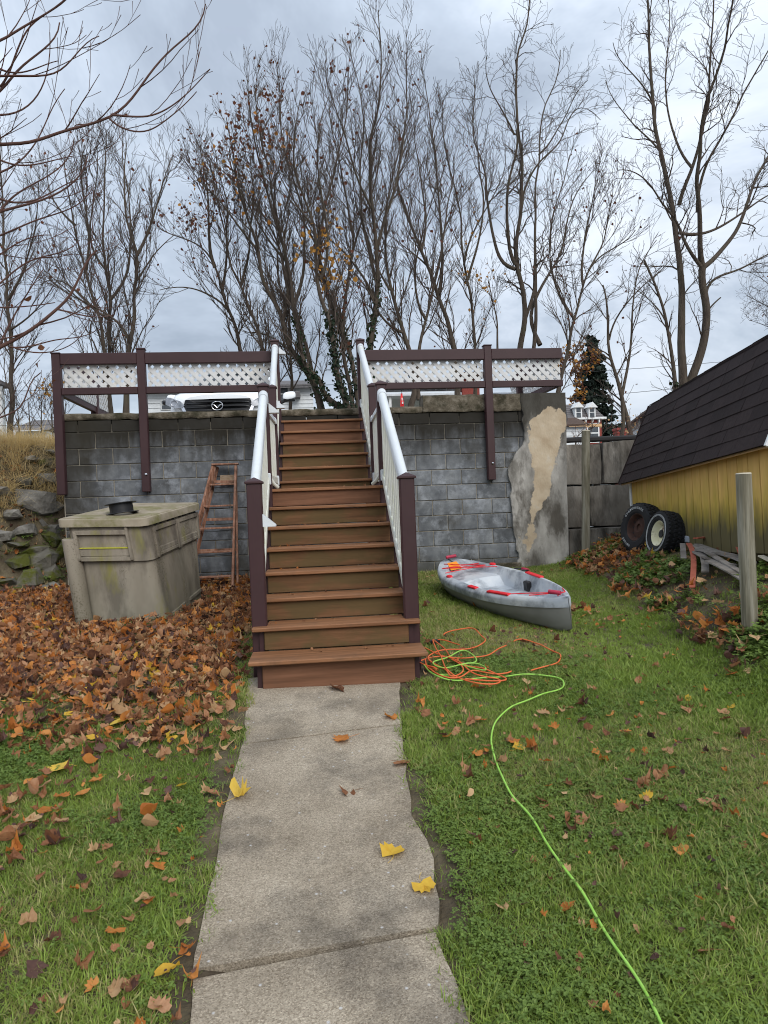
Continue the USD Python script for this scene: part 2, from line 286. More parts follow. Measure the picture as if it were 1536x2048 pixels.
M['lettering'] = pm('white_lettering', [(.30, .31, .31), (.45, .46, .46)], 20, rough=.8)
M['rustrim'] = pm('rusty_rim', [(.035, .018, .014), (.075, .038, .028)], 12, rough=.85, bump=.3)
M['creamrim'] = pm('cream_rim', [(.62, .58, .38), (.75, .72, .55)], 6, rough=.5, bump=.1, dirt=(.10, .03, .012), dscale=7, dramp=(.54, .66))
def kdeck(N, L, c):
    return c
M['hull'] = pm('kayak_hull', [(.165, .165, .15), (.215, .215, .20)], 2.2, (2, .5, 2), rough=.45, bump=.04, spec=.4, dirt=(.11, .11, .095), dscale=2, dramp=(.5, .7), dstr=.5)
M['deck'] = pm('kayak_deck', [(.30, .335, .38), (.46, .49, .52), (.56, .575, .575)], 2.6, (1.6, .7, 1.6), rough=.42, bump=.03, spec=.4, dirt=(.14, .155, .175), dscale=3.2, dramp=(.48, .62), dstr=.85)
M['red'] = pm('red_rubber', [(.62, .015, .025), (.75, .03, .04)], 10, rough=.5, bump=.05)
M['darkred'] = pm('dark_red_grip', [(.30, .02, .05), (.42, .035, .07)], 10, rough=.5)
M['orange'] = pm('orange_sticker', [(.85, .27, .02), (.9, .32, .03)], 10, rough=.5)
M['cordorange'] = pm('orange_cord', [(.56, .10, .03), (.68, .155, .05)], 20, rough=.5, bump=.05)
M['cordgreen'] = pm('green_cord', [(.20, .40, .05), (.30, .55, .10)], 20, rough=.6, bump=.05, dirt=(.16, .25, .06), dscale=30, dramp=(.5, .7), dstr=.6)
M['carwhite'] = pm('white_car_paint', [(.80, .82, .84), (.82, .84, .86)], 2, rough=.22, bump=0., spec=.5)
M['chrome'] = pm('chrome', [(.7, .7, .72), (.75, .75, .77)], 3, rough=.12, metallic=1.)
M['grille'] = pm('grille_black', [(.008, .008, .009), (.012, .012, .013)], 5, rough=.3)
M['headlamp'] = pm('headlamp_glass', [(.10, .11, .13), (.30, .32, .36)], 9, rough=.08, spec=.6)
M['carglass'] = pm('car_glass', [(.015, .018, .02), (.02, .024, .026)], 2, rough=.06, spec=.6)
M['carblack'] = pm('black_car_paint', [(.010, .010, .011), (.014, .014, .015)], 2, rough=.2, spec=.5)
M['clap'] = pm('white_clapboard', [(.58, .60, .61), (.68, .70, .71)], 4, rough=.6, bump=.05)
M['clapgreen'] = pm('pale_siding', [(.46, .48, .44), (.54, .56, .52)], 4, rough=.6, bump=.05)
M['roofgrey'] = pm('grey_roof', [(.085, .08, .08), (.14, .13, .13)], 12, rough=.9, bump=.4)
M['roofpale'] = pm('pale_metal_roof', [(.52, .54, .56), (.62, .64, .66)], 4, rough=.5)
M['roofmaroon'] = pm('maroon_metal_roof', [(.13, .062, .068), (.18, .085, .092)], 3, rough=.5, bump=.05)
M['roofbrown'] = pm('brown_roof', [(.045, .028, .02), (.085, .055, .04)], 9, (1, 1, 3), rough=.9, bump=.3)
M['brick'] = pm('red_brick_far', [(.17, .035, .028), (.24, .055, .042)], 14, rough=.9, bump=.3)
M['pane'] = pm('dark_window', [(.03, .035, .04), (.09, .10, .11)], 3, rough=.1, spec=.6)
M['wood_trim'] = pm('tan_wood_trim', [(.52, .33, .17), (.6, .4, .22)], 5, rough=.7)
M['flag'] = pm('red_flag', [(.72, .03, .035), (.8, .05, .05)], 8, rough=.8)
M['stone'] = pm('rubble_stone', [(.085, .078, .066), (.15, .14, .122), (.25, .235, .21)], 6, rough=.95, bump=.9, bscale=28, bdist=.018, vary=.25, dirt=(.048, .05, .014), dscale=3, dramp=(.55, .68), dstr=.75)
M['mossystone'] = pm('mossy_stone', [(.07, .065, .052), (.125, .115, .095)], 6, rough=.95, bump=.8, bscale=28, bdist=.015, vary=.2, dirt=(.075, .082, .012), dscale=3.4, dramp=(.43, .56))
M['bark'] = pm('tree_bark', [(.042, .032, .024), (.085, .066, .05)], 9, (3, 3, .4), rough=.95, bump=.9, bscale=22, bstretch=(3, 3, .3), bdist=.02, dirt=(.07, .065, .04), dscale=2.5, dramp=(.52, .7), dstr=.7)
M['twig'] = pm('twigs', [(.045, .033, .026), (.08, .062, .05)], 3, rough=.9, bump=0.)
M['redbark'] = pm('reddish_bark', [(.055, .028, .022), (.10, .052, .040)], 6, rough=.85, bump=.4, bscale=40)
M['spruce'] = pm('spruce_needles', [(.012, .02, .014), (.03, .042, .03)], 4, rough=.9, bump=0.)
M['slatgrey'] = pm('grey_slat', [(.12, .108, .095), (.22, .20, .18)], 8, (1, 1, 1), rough=.8, bump=.2, dirt=(.09, .075, .06), dscale=5)
M['slatred'] = pm('red_slat', [(.23, .055, .032), (.34, .10, .06)], 8, rough=.75, bump=.2)
M['gutter'] = pm('white_gutter', [(.24, .265, .30), (.34, .365, .40)], 6, (1, 1, 1), rough=.5, bump=.05, dirt=(.2, .2, .2), dscale=6)
def leafmat(name, cols, tr=.25, vary=.35):
    N = {'g': ('geometry', {}), 'oi': ('object_info', {}), 'n': ('noise_texture', {'scale': 55., 'detail': 5., 'roughness': .65}), 'a': ('math', {'math_type': 'multiply_add', 'value2': .75, 'value3': -.27}), 'ad': ('math', {'math_type': 'multiply_add', 'value2': .75}),
         'r': ('rgb_ramp', {'ramp': [(.1 + .8 * i / max(1, len(cols) - 1), c) for i, c in enumerate(cols)]}), 'p': ('principled_bsdf', {'roughness': .65, 'specular_ior_level': .3}), 't': ('translucent_bsdf', {}), 'x': ('mix_closure', {'fac': tr})}
    L = [('oi.random', 'a.value1'), ('g.position', 'n.vector'), ('n.fac', 'ad.value1'), ('a.value', 'ad.value3'), ('ad.value', 'r.fac'), ('r.color', 'p.base_color'), ('r.color', 't.color'), ('p.BSDF', 'x.closure1'), ('t.BSDF', 'x.closure2')]
    return material(name, N, L, surface='x.closure')
M['leafbrown'] = leafmat('leaf_brown', [(.085, .034, .018), (.19, .078, .034), (.32, .145, .066), (.44, .24, .13)])
M['leaforange'] = leafmat('leaf_orange', [(.32, .10, .020), (.46, .17, .036), (.56, .25, .07)])
M['leaftan'] = leafmat('leaf_tan', [(.30, .16, .075), (.42, .26, .13), (.52, .34, .18)])
M['leafyellow'] = leafmat('leaf_yellow', [(.52, .29, .03), (.62, .40, .045), (.66, .47, .09)])
M['leafdark'] = leafmat('leaf_dark', [(.040, .019, .014), (.085, .040, .029), (.14, .072, .052)], tr=.1)
M['treeleaf'] = leafmat('hanging_leaf', [(.085, .03, .018), (.15, .055, .028)], tr=.3)
M['treeleafgold'] = leafmat('hanging_leaf_gold', [(.36, .15, .03), (.48, .25, .05)], tr=.3)
M['ivy'] = leafmat('ivy_leaf', [(.012, .022, .010), (.03, .05, .02)], tr=.15)
def grassmat(name, lo, hi, dry, dryamt):
    N = {'g': ('geometry', {}), 'oi': ('object_info', {}), 'n': ('noise_texture', {'scale': .9, 'detail': 4., 'roughness': .6}), 'n2': ('noise_texture', {'scale': 60., 'detail': 1.}), 'ad': ('math', {'math_type': 'add'}), 'mr': ('map_range', {'from_min': .55, 'from_max': 1.45, 'to_min': 0, 'to_max': 1}), 'r': ('rgb_ramp', {'ramp': [(.05, lo), (.75, hi)]}),
         'dr': ('map_range', {'from_min': .86 - dryamt, 'from_max': 1.02 - dryamt, 'to_min': 0, 'to_max': .85, 'clamp': True}), 'dm': ('mix', {'color2': dry}), 'nd': ('noise_texture', {'scale': .55, 'detail': 5.}), 'md': ('mapping', {'location': (3.7, 9.1, 0)}), 'as': ('math', {'math_type': 'multiply_add', 'value2': .42}),
         'p': ('principled_bsdf', {'roughness': .55, 'specular_ior_level': .35}), 't': ('translucent_bsdf', {}), 'x': ('mix_closure', {'fac': .3})}
    L = [('g.position', 'n.vector'), ('g.position', 'n2.vector'), ('n.fac', 'ad.value1'), ('n2.fac', 'ad.value2'), ('ad.value', 'mr.value'), ('mr.result', 'r.fac'), ('g.position', 'md.vector'), ('md.vector', 'nd.vector'), ('oi.random', 'as.value1'), ('nd.fac', 'as.value3'), ('as.value', 'dr.value'),
         ('r.color', 'dm.color1'), ('dr.result', 'dm.fac'), ('dm.color', 'p.base_color'), ('dm.color', 't.color'), ('p.BSDF', 'x.closure1'), ('t.BSDF', 'x.closure2')]
    return material(name, N, L, surface='x.closure')
M['grass'] = grassmat('grass_blade', (.080, .135, .018), (.245, .330, .055), (.40, .34, .15), .10)
M['clover'] = grassmat('clover_leaf', (.065, .115, .020), (.165, .240, .045), (.24, .22, .05), -.03)
M['drygrass'] = grassmat('dry_grass', (.45, .31, .12), (.62, .47, .22), (.45, .36, .2), .2)
M['soil'] = pm('lawn_soil', [(.045, .036, .022), (.082, .066, .038), (.13, .105, .066)], 5, rough=.95, bump=.8, bscale=60, bdist=.02, dirt=(.055, .04, .026), dscale=2.4, dramp=(.5, .65))
M['earth'] = pm('terrace_gravel', [(.13, .12, .10), (.2, .19, .165)], 6, rough=.95, bump=.5)
def agg(N, L, c):
    N['v1'] = ('voronoi_texture', {'scale': 210.}); N['v1r'] = ('rgb_ramp', {'ramp': [(0, (.55, .52, .48)), (.5, (.93, .92, .9)), (.85, (1.1, 1.1, 1.08)), (1, (1.4, 1.4, 1.4))]}); N['vs'] = ('separate_color', {}); N['vm'] = ('mix', {'mix_type': 'multiply', 'fac': .85})
    N['v2'] = ('voronoi_texture', {'scale': 24.}); N['v2d'] = ('map_range', {'from_min': .07, 'from_max': .16, 'to_min': 1, 'to_max': 0, 'clamp': True}); N['v2s'] = ('separate_color', {}); N['v2t'] = ('math', {'math_type': 'greater_than', 'value2': .62}); N['v2m'] = ('math', {'math_type': 'multiply'}); N['v2n'] = ('math', {'math_type': 'multiply', 'value2': .8}); N['vx'] = ('mix', {'color2': (.48, .47, .46)})
    L.extend([('g.position', 'v1.vector'), ('v1.color', 'vs.color'), ('vs.r', 'v1r.fac'), (c, 'vm.color1'), ('v1r.color', 'vm.color2'),
              ('g.position', 'v2.vector'), ('v2.distance', 'v2d.value'), ('v2.color', 'v2s.color'), ('v2s.g', 'v2t.value1'), ('v2t.value', 'v2m.value1'), ('v2d.result', 'v2m.value2'), ('v2m.value', 'v2n.value1'), ('v2n.value', 'vx.fac'), ('vm.color', 'vx.color1')])
    return 'vx.color'
M['path'] = pm('path_concrete', [(.195, .160, .118), (.29, .245, .187), (.36, .310, .243)], 1.8, rough=.95, bump=.9, bscale=170, bdist=.006, dirt=(.10, .085, .068), dscale=2.8, dramp=(.47, .68), dstr=.72, extra=agg)

# ------------------------------------------------------------------ ground
SX, SY, SYAW = -1.233, -.28, .035          # the stairs' own axis at the top riser
_c, _s = math.cos(SYAW), math.sin(SYAW)
def sw(x, y, z): return np.array([SX + _c * x + _s * (y - SY), SY - _s * x + _c * (y - SY), z])
RS = rotz(-SYAW)
path_l = [(497, 1362), (490, 1474), (466, 1560), (449, 1640), (433, 1720), (412, 1820), (394, 1905), (390, 1960), (384, 2060), (376, 2200)]
path_r = [(800, 1350), (806, 1468), (811, 1500), (817, 1580), (830, 1650), (854, 1690), (872, 1740), (880, 1830), (876, 1893), (905, 1965), (942, 2052), (985, 2200)]
PL = np.array([ong(*p) for p in path_l]); PR = np.array([ong(*p) for p in path_r])
_o = np.argsort(PL[:, 1]); PL = PL[_o]; _o = np.argsort(PR[:, 1]); PR = PR[_o]
def pathx(y): return np.interp(y, PL[:, 1], PL[:, 0]), np.interp(y, PR[:, 1], PR[:, 0])
def onpath(x, y, m=0.):
    a, b = pathx(y); return (x > a - m) & (x < b + m) & (y < -4.55)
xs = np.unique(np.r_[np.linspace(-60, -8, 14), np.arange(-8, 6.01, .14), np.linspace(6, 40, 12)])
ys = np.unique(np.r_[np.linspace(-40, -10, 14), np.arange(-10, .061, .14), .06])
gx, gy = np.meshgrid(xs, ys, indexing='ij')
zz = gz(gx, gy)
a_, b_ = pathx(gy); zz = zz - .04 * onpath(gx, gy, -.03)
solo('lawn', gridmesh(np.stack([gx, gy, zz], -1)), M['soil'], 'sloping back yard lawn soil under grass and fallen leaves', kind='structure', smooth=True)
xs2 = np.unique(np.r_[np.linspace(-60, -8, 12), np.arange(-8, -4.4, .15), -4.44]); ys2 = np.r_[np.arange(.06, 3, .2), np.linspace(3.2, 12, 10)]
gx, gy = np.meshgrid(xs2, ys2, indexing='ij'); zb = np.minimum(gz(gx, gy), 2.66)
solo('bank_ground', gridmesh(np.stack([gx, gy, zb], -1)), M['soil'], 'earth bank rising to the left end of the block wall', kind='structure', smooth=True)
tb = MB()
for x0, x1, y0, y1, z in [(-4.44, 2.06, .2, 12, 2.665), (2.06, 30, .75, 12, 2.26), (-400, 400, 12, 900, 2.66)]:
    tb.add([[x0, y0, z], [x1, y0, z], [x1, y1, z], [x0, y1, z]], [[0, 1, 2, 3]])
tb.add([[2.06, .2, 2.26], [2.06, 12, 2.26], [2.06, 12, 2.665], [2.06, .2, 2.665]], [[0, 1, 2, 3]])
solo('terrace', tb, M['earth'], 'upper parking terrace of gravel behind the retaining wall', kind='structure')

# ------------------------------------------------------------------ concrete path of three slabs
pth = thing('path', 'concrete garden path of worn slabs leading to the stairs', None, kind='structure')
def slab(y0, y1, nm):
    yv = np.linspace(y0, y1, 26); a, b = pathx(yv)
    g = np.linspace(0, 1, 12)
    wob = (meshkit.noise(np.stack([yv * 9, yv * 0, yv * 0], -1), 5) - .5) * .012
    wob2 = (meshkit.noise(np.stack([yv * 9, yv * 0 + 4, yv * 0], -1), 6) - .5) * .018
    top = np.stack([(a + wob)[:, None] * (1 - g) + (b + wob2)[:, None] * g, np.broadcast_to(yv[:, None], (26, 12)), np.zeros((26, 12))], -1)
    sk = np.interp(top[..., 0], [-2.2, -1.2], [-.035, .035]) * (1 if y0 > -9 else 1.3)      # the joints run a little askew
    top[..., 1] += sk
    top[..., 2] = gz(top[..., 0], top[..., 1]) + .006 + .006 * meshkit.noise(top * 3, 8)
    m = MB(); v, f = gridmesh(top); m.add(v, f)
    low = top.copy(); low[..., 2] -= .07
    ring = lambda P: np.vstack([P[0], P[1:, -1], P[-1, ::-1][1:], P[::-1, 0][1:]])
    r = ring(top); r2 = ring(low); n = len(r)
    m.add(np.vstack([r, r2]), [[i, (i + 1) % n, n + (i + 1) % n, n + i] for i in range(n)])
    part(pth, nm, m, M['path'], smooth=50)
yj1 = float(ong(648, 1474)[1]); yj2 = float(ong(628, 1920)[1])
slab(yj1 + .007, -4.5, 'slab'); slab(yj2 + .017, yj1 - .007, 'slab'); slab(-9.6, yj2 - .017, 'slab')

# ------------------------------------------------------------------ concrete block wall
wall = thing('block_wall', 'grey concrete block retaining wall with mossy cap and stuccoed pier', 'retaining wall')
BL, BH = .4064, .2032; ZB1 = 2.6212
c = MB(); c.add(*cbox((-1.45, .104, 1.62), (6.04, .18, 2.20), .002)); part(wall, 'mortar_core', c, M['mortar'])
rw = np.random.default_rng(5)
for k in range(-1, 12):                      # courses: top of course k at ZB1 - k*BH
    zt = ZB1 - k * BH if k >= 0 else 2.772; zb = ZB1 - (k + 1) * BH if k >= 0 else ZB1
    off = 0 if k % 2 == 0 else .5
    if k == -1: off = .5
    for j in range(-12, 5):
        x0 = (j + off) * BL; x1 = x0 + BL
        x0 = max(x0, -4.46); x1 = min(x1, 1.50)
        if x1 - x0 < .06: continue
        if float(gz((x0 + x1) / 2, -.02)) > zt - .0: continue
        g = .006
        # blocks behind the stairs and posts are built too: the wall is whole
        part(wall, 'block', cbox(((x0 + x1) / 2, .10 + rw.normal() * .0016, (zt + zb) / 2), (x1 - x0 - g * 1.7, .20, zt - zb - g * 1.7), .005), M['block'])
def rough(v, amp, sc, seed): return v + (meshkit.noise(v * sc, seed)[:, None] - .5) * amp * np.array([.3, 1, 1])
def capslab(x0, x1, z0, z1, y0, y1, seed):
    n = max(6, int((x1 - x0) / .05)); prof = [(y0 + .015, z0), (y0, z0 + .02), (y0, z1 - .02), (y0 + .02, z1), (y1, z1), (y1, z0)]
    P = np.array([[[x, y, z] for y, z in prof + prof[:1]] for x in np.linspace(x0, x1, n)])
    v, f = gridmesh(P); v = rough(v, .022, 9, seed); m = MB().add(v, f)
    for i in (0, n - 1): m.add(np.vstack([P[i, :6]]), [[0, 1, 2], [0, 2, 3], [0, 3, 4], [0, 4, 5]])
    return m
part(wall, 'cap', capslab(-4.47, .115, 2.774, 2.855, -.022, .24, 1), M['cap'], smooth=40)
part(wall, 'cap', capslab(.12, 1.46, 2.776, 3.005, -.03, .24, 2), M['cap'], smooth=40)
# pier with irregular left edge of stucco
outl = [(2.045, .55), (2.05, 1.5), (2.07, 2.3), (2.08, 3.0), (1.44, 3.0), (1.46, 2.72), (1.475, 2.5), (1.47, 2.38), (1.46, 2.30), (1.40, 2.24), (1.345, 2.17), (1.30, 2.10), (1.27, 2.0), (1.265, 1.9), (1.285, 1.8), (1.262, 1.72), (1.28, 1.6), (1.30, 1.5), (1.285, 1.35), (1.295, 1.2), (1.30, 1.05), (1.315, .9), (1.36, .8), (1.35, .55)]
lft = sorted([q for q in outl if q[0] < 1.6], key=lambda q: q[1]); rgt = sorted([q for q in outl if q[0] > 1.6], key=lambda q: q[1])
zp = np.linspace(.5, 3.0, 70); xl = np.interp(zp, [q[1] for q in lft], [q[0] for q in lft]); xr = np.interp(zp, [q[1] for q in rgt], [q[0] for q in rgt])
xl = xl + (meshkit.fbm(np.stack([zp * 7, zp * 0, zp * 0], -1), 3, 4) - .5) * .09; tt_ = np.linspace(0, 1, 26)
F_ = np.stack([xl[:, None] * (1 - tt_) + xr[:, None] * tt_, np.zeros((70, 26)), np.repeat(zp[:, None], 26, 1)], -1)
F_[..., 1] = -.058 + .030 * (meshkit.fbm(F_ * np.array([4, 1, 3.]), 4, 15) - .5) + .016 * (tt_ < .02)
v, f = gridmesh(F_); pm_b = MB().add(v, f)
for ed_ in (F_[:, 0], F_[::-1, -1], F_[-1], F_[0, ::-1]):
    bk_ = ed_.copy(); bk_[:, 1] = .245; pm_b.add(*gridmesh(np.stack([ed_, bk_])))
part(wall, 'stucco_pier', pm_b, M['stucco'], smooth=50)
part(wall, 'footing', cbox((1.0, -.02, .68), (.75, .12, .1), .01), M['cap'])

# ------------------------------------------------------------------ big concrete blocks to the right
bw = thing('large_block_wall', 'stacked large weathered concrete blocks between pier and yellow shed', 'retaining wall')
def bigblock(x0, x1, z0, z1, y0=.12, y1=.72, seed=0, sl=0.):
    m = trimesh.creation.box((1, 1, 1)); m = m.subdivide().subdivide().subdivide()
    v = np.array(m.vertices); e = np.abs(v).max(1, keepdims=True); rr = np.linalg.norm(v, axis=1, keepdims=True)
    v = v * (1 - .05 * np.clip((rr - .62) / .25, 0, 1))
    v = v * np.array([x1 - x0, y1 - y0, z1 - z0]) + np.array([(x0 + x1) / 2, (y0 + y1) / 2, (z0 + z1) / 2])
    v[:, 2] += np.where(v[:, 2] > (z0 + z1) / 2, sl * (v[:, 0] - x0), 0)
    v += (meshkit.fbm(v * 5, 4, seed)[:, None] - .5) * np.array([.03, .045, .03])
    return v, m.faces
for i, a in enumerate([(2.06, 2.64, 1.745, 2.31), (2.66, 3.5, 1.75, 2.33), (2.06, 2.42, 1.155, 1.73), (2.44, 3.5, 1.16, 1.735), (2.06, 3.5, .6, 1.14)]):
    part(bw, 'concrete_block', bigblock(*a, y0=.12 if i < 4 else -.03, seed=i, sl=.05 if i == 1 else 0), M['bigblock'], smooth=60)
solo('black_pipe', MB().add(*bar((2.09, .35, 2.385), (4.6, .42, 2.41), .11, .075, .02)), M['dark'], 'long black edging beam lying on top of the large concrete blocks', 'beam')

# ------------------------------------------------------------------ staircase
st = thing('staircase', 'brown composite wood staircase in two flights climbing the block wall', 'staircase')
Y1, RUN, Z1, RISE, W = -4.795, .255, .645, .159, .968
def ybox(x, y, z, sx, sy, sz, b=.005): return cbox(sw(x, y, z), (sx, sy, sz), b, RS)
def tz(k): return Z1 + (k - 1) * RISE
for k in range(1, 9):
    y = Y1 + (k - 1) * RUN; z = tz(k)
    wid = {1: 1.128, 2: 1.125}.get(k, W + .035 if k < 8 else W + .12)
    fr = .075 if k == 1 else .032
    if k < 8: part(st, 'tread', ybox(0, y - fr + (RUN + fr - .004) / 2 if k != 2 else y - fr + .06, z - .013, wid, RUN + fr - .004 if k != 2 else .12 + 0, .026), M['tread'])
    if k == 2: part(st, 'tread', ybox(0, y + .155, z - .0132, W - .03, .19, .0262), M['tread'])
    zb = z - RISE if k > 1 else .44
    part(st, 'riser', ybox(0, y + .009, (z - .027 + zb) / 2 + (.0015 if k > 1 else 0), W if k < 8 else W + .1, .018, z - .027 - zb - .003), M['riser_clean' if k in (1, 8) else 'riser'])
YL0, YL1 = Y1 + 7 * RUN, -1.54
for i in range(9):                          # landing boards
    a = YL0 - .032 + i * (YL1 - YL0 + .06) / 9
    part(st, 'landing_board', ybox(0, a + .085, tz(8) - .0135, W + .12, .162, .027), M['tread'])
part(st, 'landing_joist', ybox(-.5, (YL0 + YL1) / 2, tz(8) - .12, .04, YL1 - YL0 - .06, .18), M['brown'])
part(st, 'landing_joist', ybox(.5, (YL0 + YL1) / 2, tz(8) - .12, .04, YL1 - YL0 - .06, .18), M['brown'])
RISE2, RUN2 = .1612, .255
for k in range(9, 15):
    y = -.28 - (14 - k) * RUN2; z = 2.68 - (14 - k) * RISE2
    dep = RUN2 + .028 if k < 14 else .24
    part(st, 'tread', ybox(.0, y - .032 + dep / 2, z - .013, 1.006 + .02, dep, .026), M['tread'])
    zb = z - (RISE2 if k > 9 else .118)
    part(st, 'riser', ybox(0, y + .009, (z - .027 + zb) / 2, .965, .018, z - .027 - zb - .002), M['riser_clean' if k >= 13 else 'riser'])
def sawtooth(x, ks, yk, zk, zlow, drop):
    """cut stringer: the steps' own profile with a straight underside"""
    up = []
    for k in ks:
        up += [(yk(k) + .022, zk(k - 1) - .028 if k > ks[0] else zlow), (yk(k) + .022, zk(k) - .028)]
    ye, ze = yk(ks[-1]) + .25, zk(ks[-1]) - .028
    pg = Polygon(up + [(ye, ze), (ye, ze - drop), (yk(ks[0]) + .022 + .28, zlow), ])
    v, f = extr(pg.buffer(0), .03); w = np.array([sw(x - .015 + q[2], q[0], q[1]) for q in v]); return w, f
for sx in (-1, 1):
    part(st, 'stringer', sawtooth(sx * .502, range(1, 8), lambda k: Y1 + (k - 1) * RUN, tz, .42, .42), M['brown'])
    part(st, 'stringer', sawtooth(sx * .499, range(9, 15), lambda k: -.28 - (14 - k) * RUN2 - (.0 if k < 14 else .03), lambda k: 2.68 - (14 - k) * RISE2, 1.60, .42), M['brown'])
    part(st, 'support_post', ybox(sx * .47, -1.66, 1.1, .09, .09, 1.2), M['brown'])
    part(st, 'support_post', ybox(sx * .47, -2.86, 1.1, .09, .09, 1.2), M['brown'])

# railings: every post, rail and picket on its own
PW = .094
def post(par, x, y, z0, z1, w=PW, cap=True, trimk=False):
    p = part(par, 'post', cbox((x, y, (z0 + z1 - .02) / 2), (w, w, z1 - .02 - z0), .006, RS), M['brown'])
    if cap:
        h = w / 2 + .011; b = MB().add(*cbox((x, y, z1 - .016), (2 * h, 2 * h, .018), .004, RS))
        q = np.array([[-h + .004, -h + .004, 0], [h - .004, -h + .004, 0], [h - .004, h - .004, 0], [-h + .004, h - .004, 0], [0, 0, .028]]) @ RS.T + np.array([x, y, z1 - .007])
        b.add(q, [[0, 1, 4], [1, 2, 4], [2, 3, 4], [3, 0, 4]]); part(p, 'cap', b, M['brown'])
    return p
def breadrail(p0, p1, w, h):
    """rail with a rounded top and a lip under it"""
    R = frame(np.subtract(p1, p0)); a = np.linspace(0, np.pi, 11)
    prof = [(w / 2, -h * .55), (w / 2, 0)] + [(w / 2 * math.cos(t), h * .45 * math.sin(t)) for t in a[1:-1]] + [(-w / 2, 0), (-w / 2, -h * .55)]
    P = np.array([[np.asarray(e, float) + R[:, 0] * x + R[:, 2] * z for x, z in prof] for e in (p0, p1)])
    n = len(prof); v = P.reshape(-1, 3); f = [[i, (i + 1) % n, n + (i + 1) % n, n + i] for i in range(n)]
    m = MB().add(v, f)
    for s in (0, n): m.add(v[s:s + n], [[0, i, i + 1] for i in range(1, n - 1)])
    return m
def wedge(x, y, z, sgn):
    b = MB(); q = np.array([[0, -.045, 0], [0, .045, 0], [0, .045, .085], [0, -.045, .085], [.085 * sgn, -.045, 0], [.085 * sgn, .045, 0], [.085 * sgn, -.045, .012], [.085 * sgn, .045, .012]]) @ RS.T + np.array([x, y, z])
    return b.add(q, [[0, 1, 2, 3], [0, 4, 5, 1], [4, 6, 7, 5], [3, 2, 7, 6], [0, 3, 6, 4], [1, 5, 7, 2]])
for sx, side in ((-1, 'left'), (1, 'right')):
    rl = thing('stair_railing', f'white vinyl stair railing with brown posts on the {side} side of the stairs', 'railing')
    nw = sw(sx * .517, -4.45, 0); ml = np.array([-1.858, -3.0, 0]) if sx < 0 else np.array([-.824, -3.0, 0])
    m2 = np.array([-1.812, -1.60, 0]) if sx < 0 else np.array([-.737, -1.60, 0]); tp = np.array([-1.788, -.22, 0]) if sx < 0 else np.array([-.708, -.22, 0])
    post(rl, nw[0], nw[1], .40, 1.785, .099); post(rl, ml[0], ml[1], 1.55, 2.672, .086); post(rl, m2[0], m2[1], 1.55, 2.892, .080); post(rl, tp[0], tp[1], 2.42, 3.70, .098)
    A = lambda p, z, dy=0.: np.array([p[0], p[1] + dy, z])
    def run(pa, pb, za, zb, ba, bb, n, rw_=.068, rh=.08, top='hand_rail', mat='white'):
        a, b = A(pa, za, .05), A(pb, zb, -.045)
        part(rl, top, breadrail(a, b, rw_, rh), M['white'], smooth=50)
        d = (b - a) / np.linalg.norm(b - a); cc = b - d * .075
        part(rl, 'rail_collar', breadrail(cc, b, rw_ + .012, rh + .014), M['white'], smooth=50)
        lo, hi = A(pa, ba, .05), A(pb, bb, -.045)
        part(rl, 'bottom_rail', bar(lo, hi, .052, .07, .006), M['picket'])
        part(rl, 'rail_bracket', cbox(hi + (0, -.02, .0), (.075, .05, .10), .006, RS), M['white'])
        for i in range(n):
            t = (i + .6) / (n + .2); u_, l_ = a + (b - a) * t, lo + (hi - lo) * t
            l2 = np.array([u_[0] * .5 + l_[0] * .5, l_[1], l_[2] + .02]); u2 = np.array([l2[0], l_[1], u_[2] - .05])
            part(rl, 'picket', cbox((l2 + u2) / 2, (.034, .034, u2[2] - l2[2]), .004, RS), M['picket'])
    run(nw, ml, 1.735, 2.575, .905, 1.845, 11)
    run(ml, m2, 2.47, 2.52, 1.86, 1.88, 11, .06, .06, top='landing_rail')
    run(m2, tp, 2.86, 3.60, 2.02, 2.875, 10)
    if sx < 0:
        part(rl, 'corner_bracket', wedge(nw[0] + .05, nw[1], 1.47, 1), M['white']); part(rl, 'corner_bracket', wedge(ml[0] + .043, ml[1], 2.42, 1), M['white'])
        part(rl, 'corner_bracket', wedge(m2[0] + .04, m2[1] + .02, 2.655, 1), M['white']); part(rl, 'corner_bracket', wedge(tp[0] + .05, tp[1], 3.52, 1), M['white'])
    # drain-like white end strip standing at the landing corner
    part(rl, 'end_strip', tube(spline([A(ml, 2.42, .10) + (-.0 * sx, 0, 0), A(ml, 1.9, .10) + (-sx * .01, 0, 0), A(ml, 1.80, .13) + (-sx * .06, 0, 0), A(ml, 1.775, .16) + (-sx * .09, 0, 0)], 12), .017, 6), M['picket'], smooth=60)

# ------------------------------------------------------------------ lattice fences on the wall
def lattice_strips(par, org, ux, L, H, thick=.006):
    """two layers of crossing strips clipped to a panel of length L and height H standing at org along ux"""
    ux = np.asarray(ux, float); nn = np.array([ux[1], -ux[0], 0])
    rect = sbox(0, 0, L, H); per, wd = .116, .046
    for lay, s in ((0, 1), (1, -1)):
        n = int((L + H) / per) + 2
        for i in range(n):
            x0 = i * per - (H if s > 0 else 0) + .03
            ln = LineString([(x0 - .1 * s, -.1), (x0 + s * (H + .1), H + .1)]) if s > 0 else LineString([(x0 + .1, -.1), (x0 - H - .1, H + .1)])
            g = ln.buffer(wd / 2, cap_style=2).intersection(rect)
            if g.is_empty or g.area < .0012 or g.geom_type != 'Polygon': continue
            v, f = extr(g, thick)
            w = np.asarray(org) + v[:, :1] * ux + v[:, 1:2] * np.array([0, 0, 1.]) + (v[:, 2:3] + lay * (thick + .001)) * nn
            part(par, 'lattice_strip', (w, f), M['lattice'])
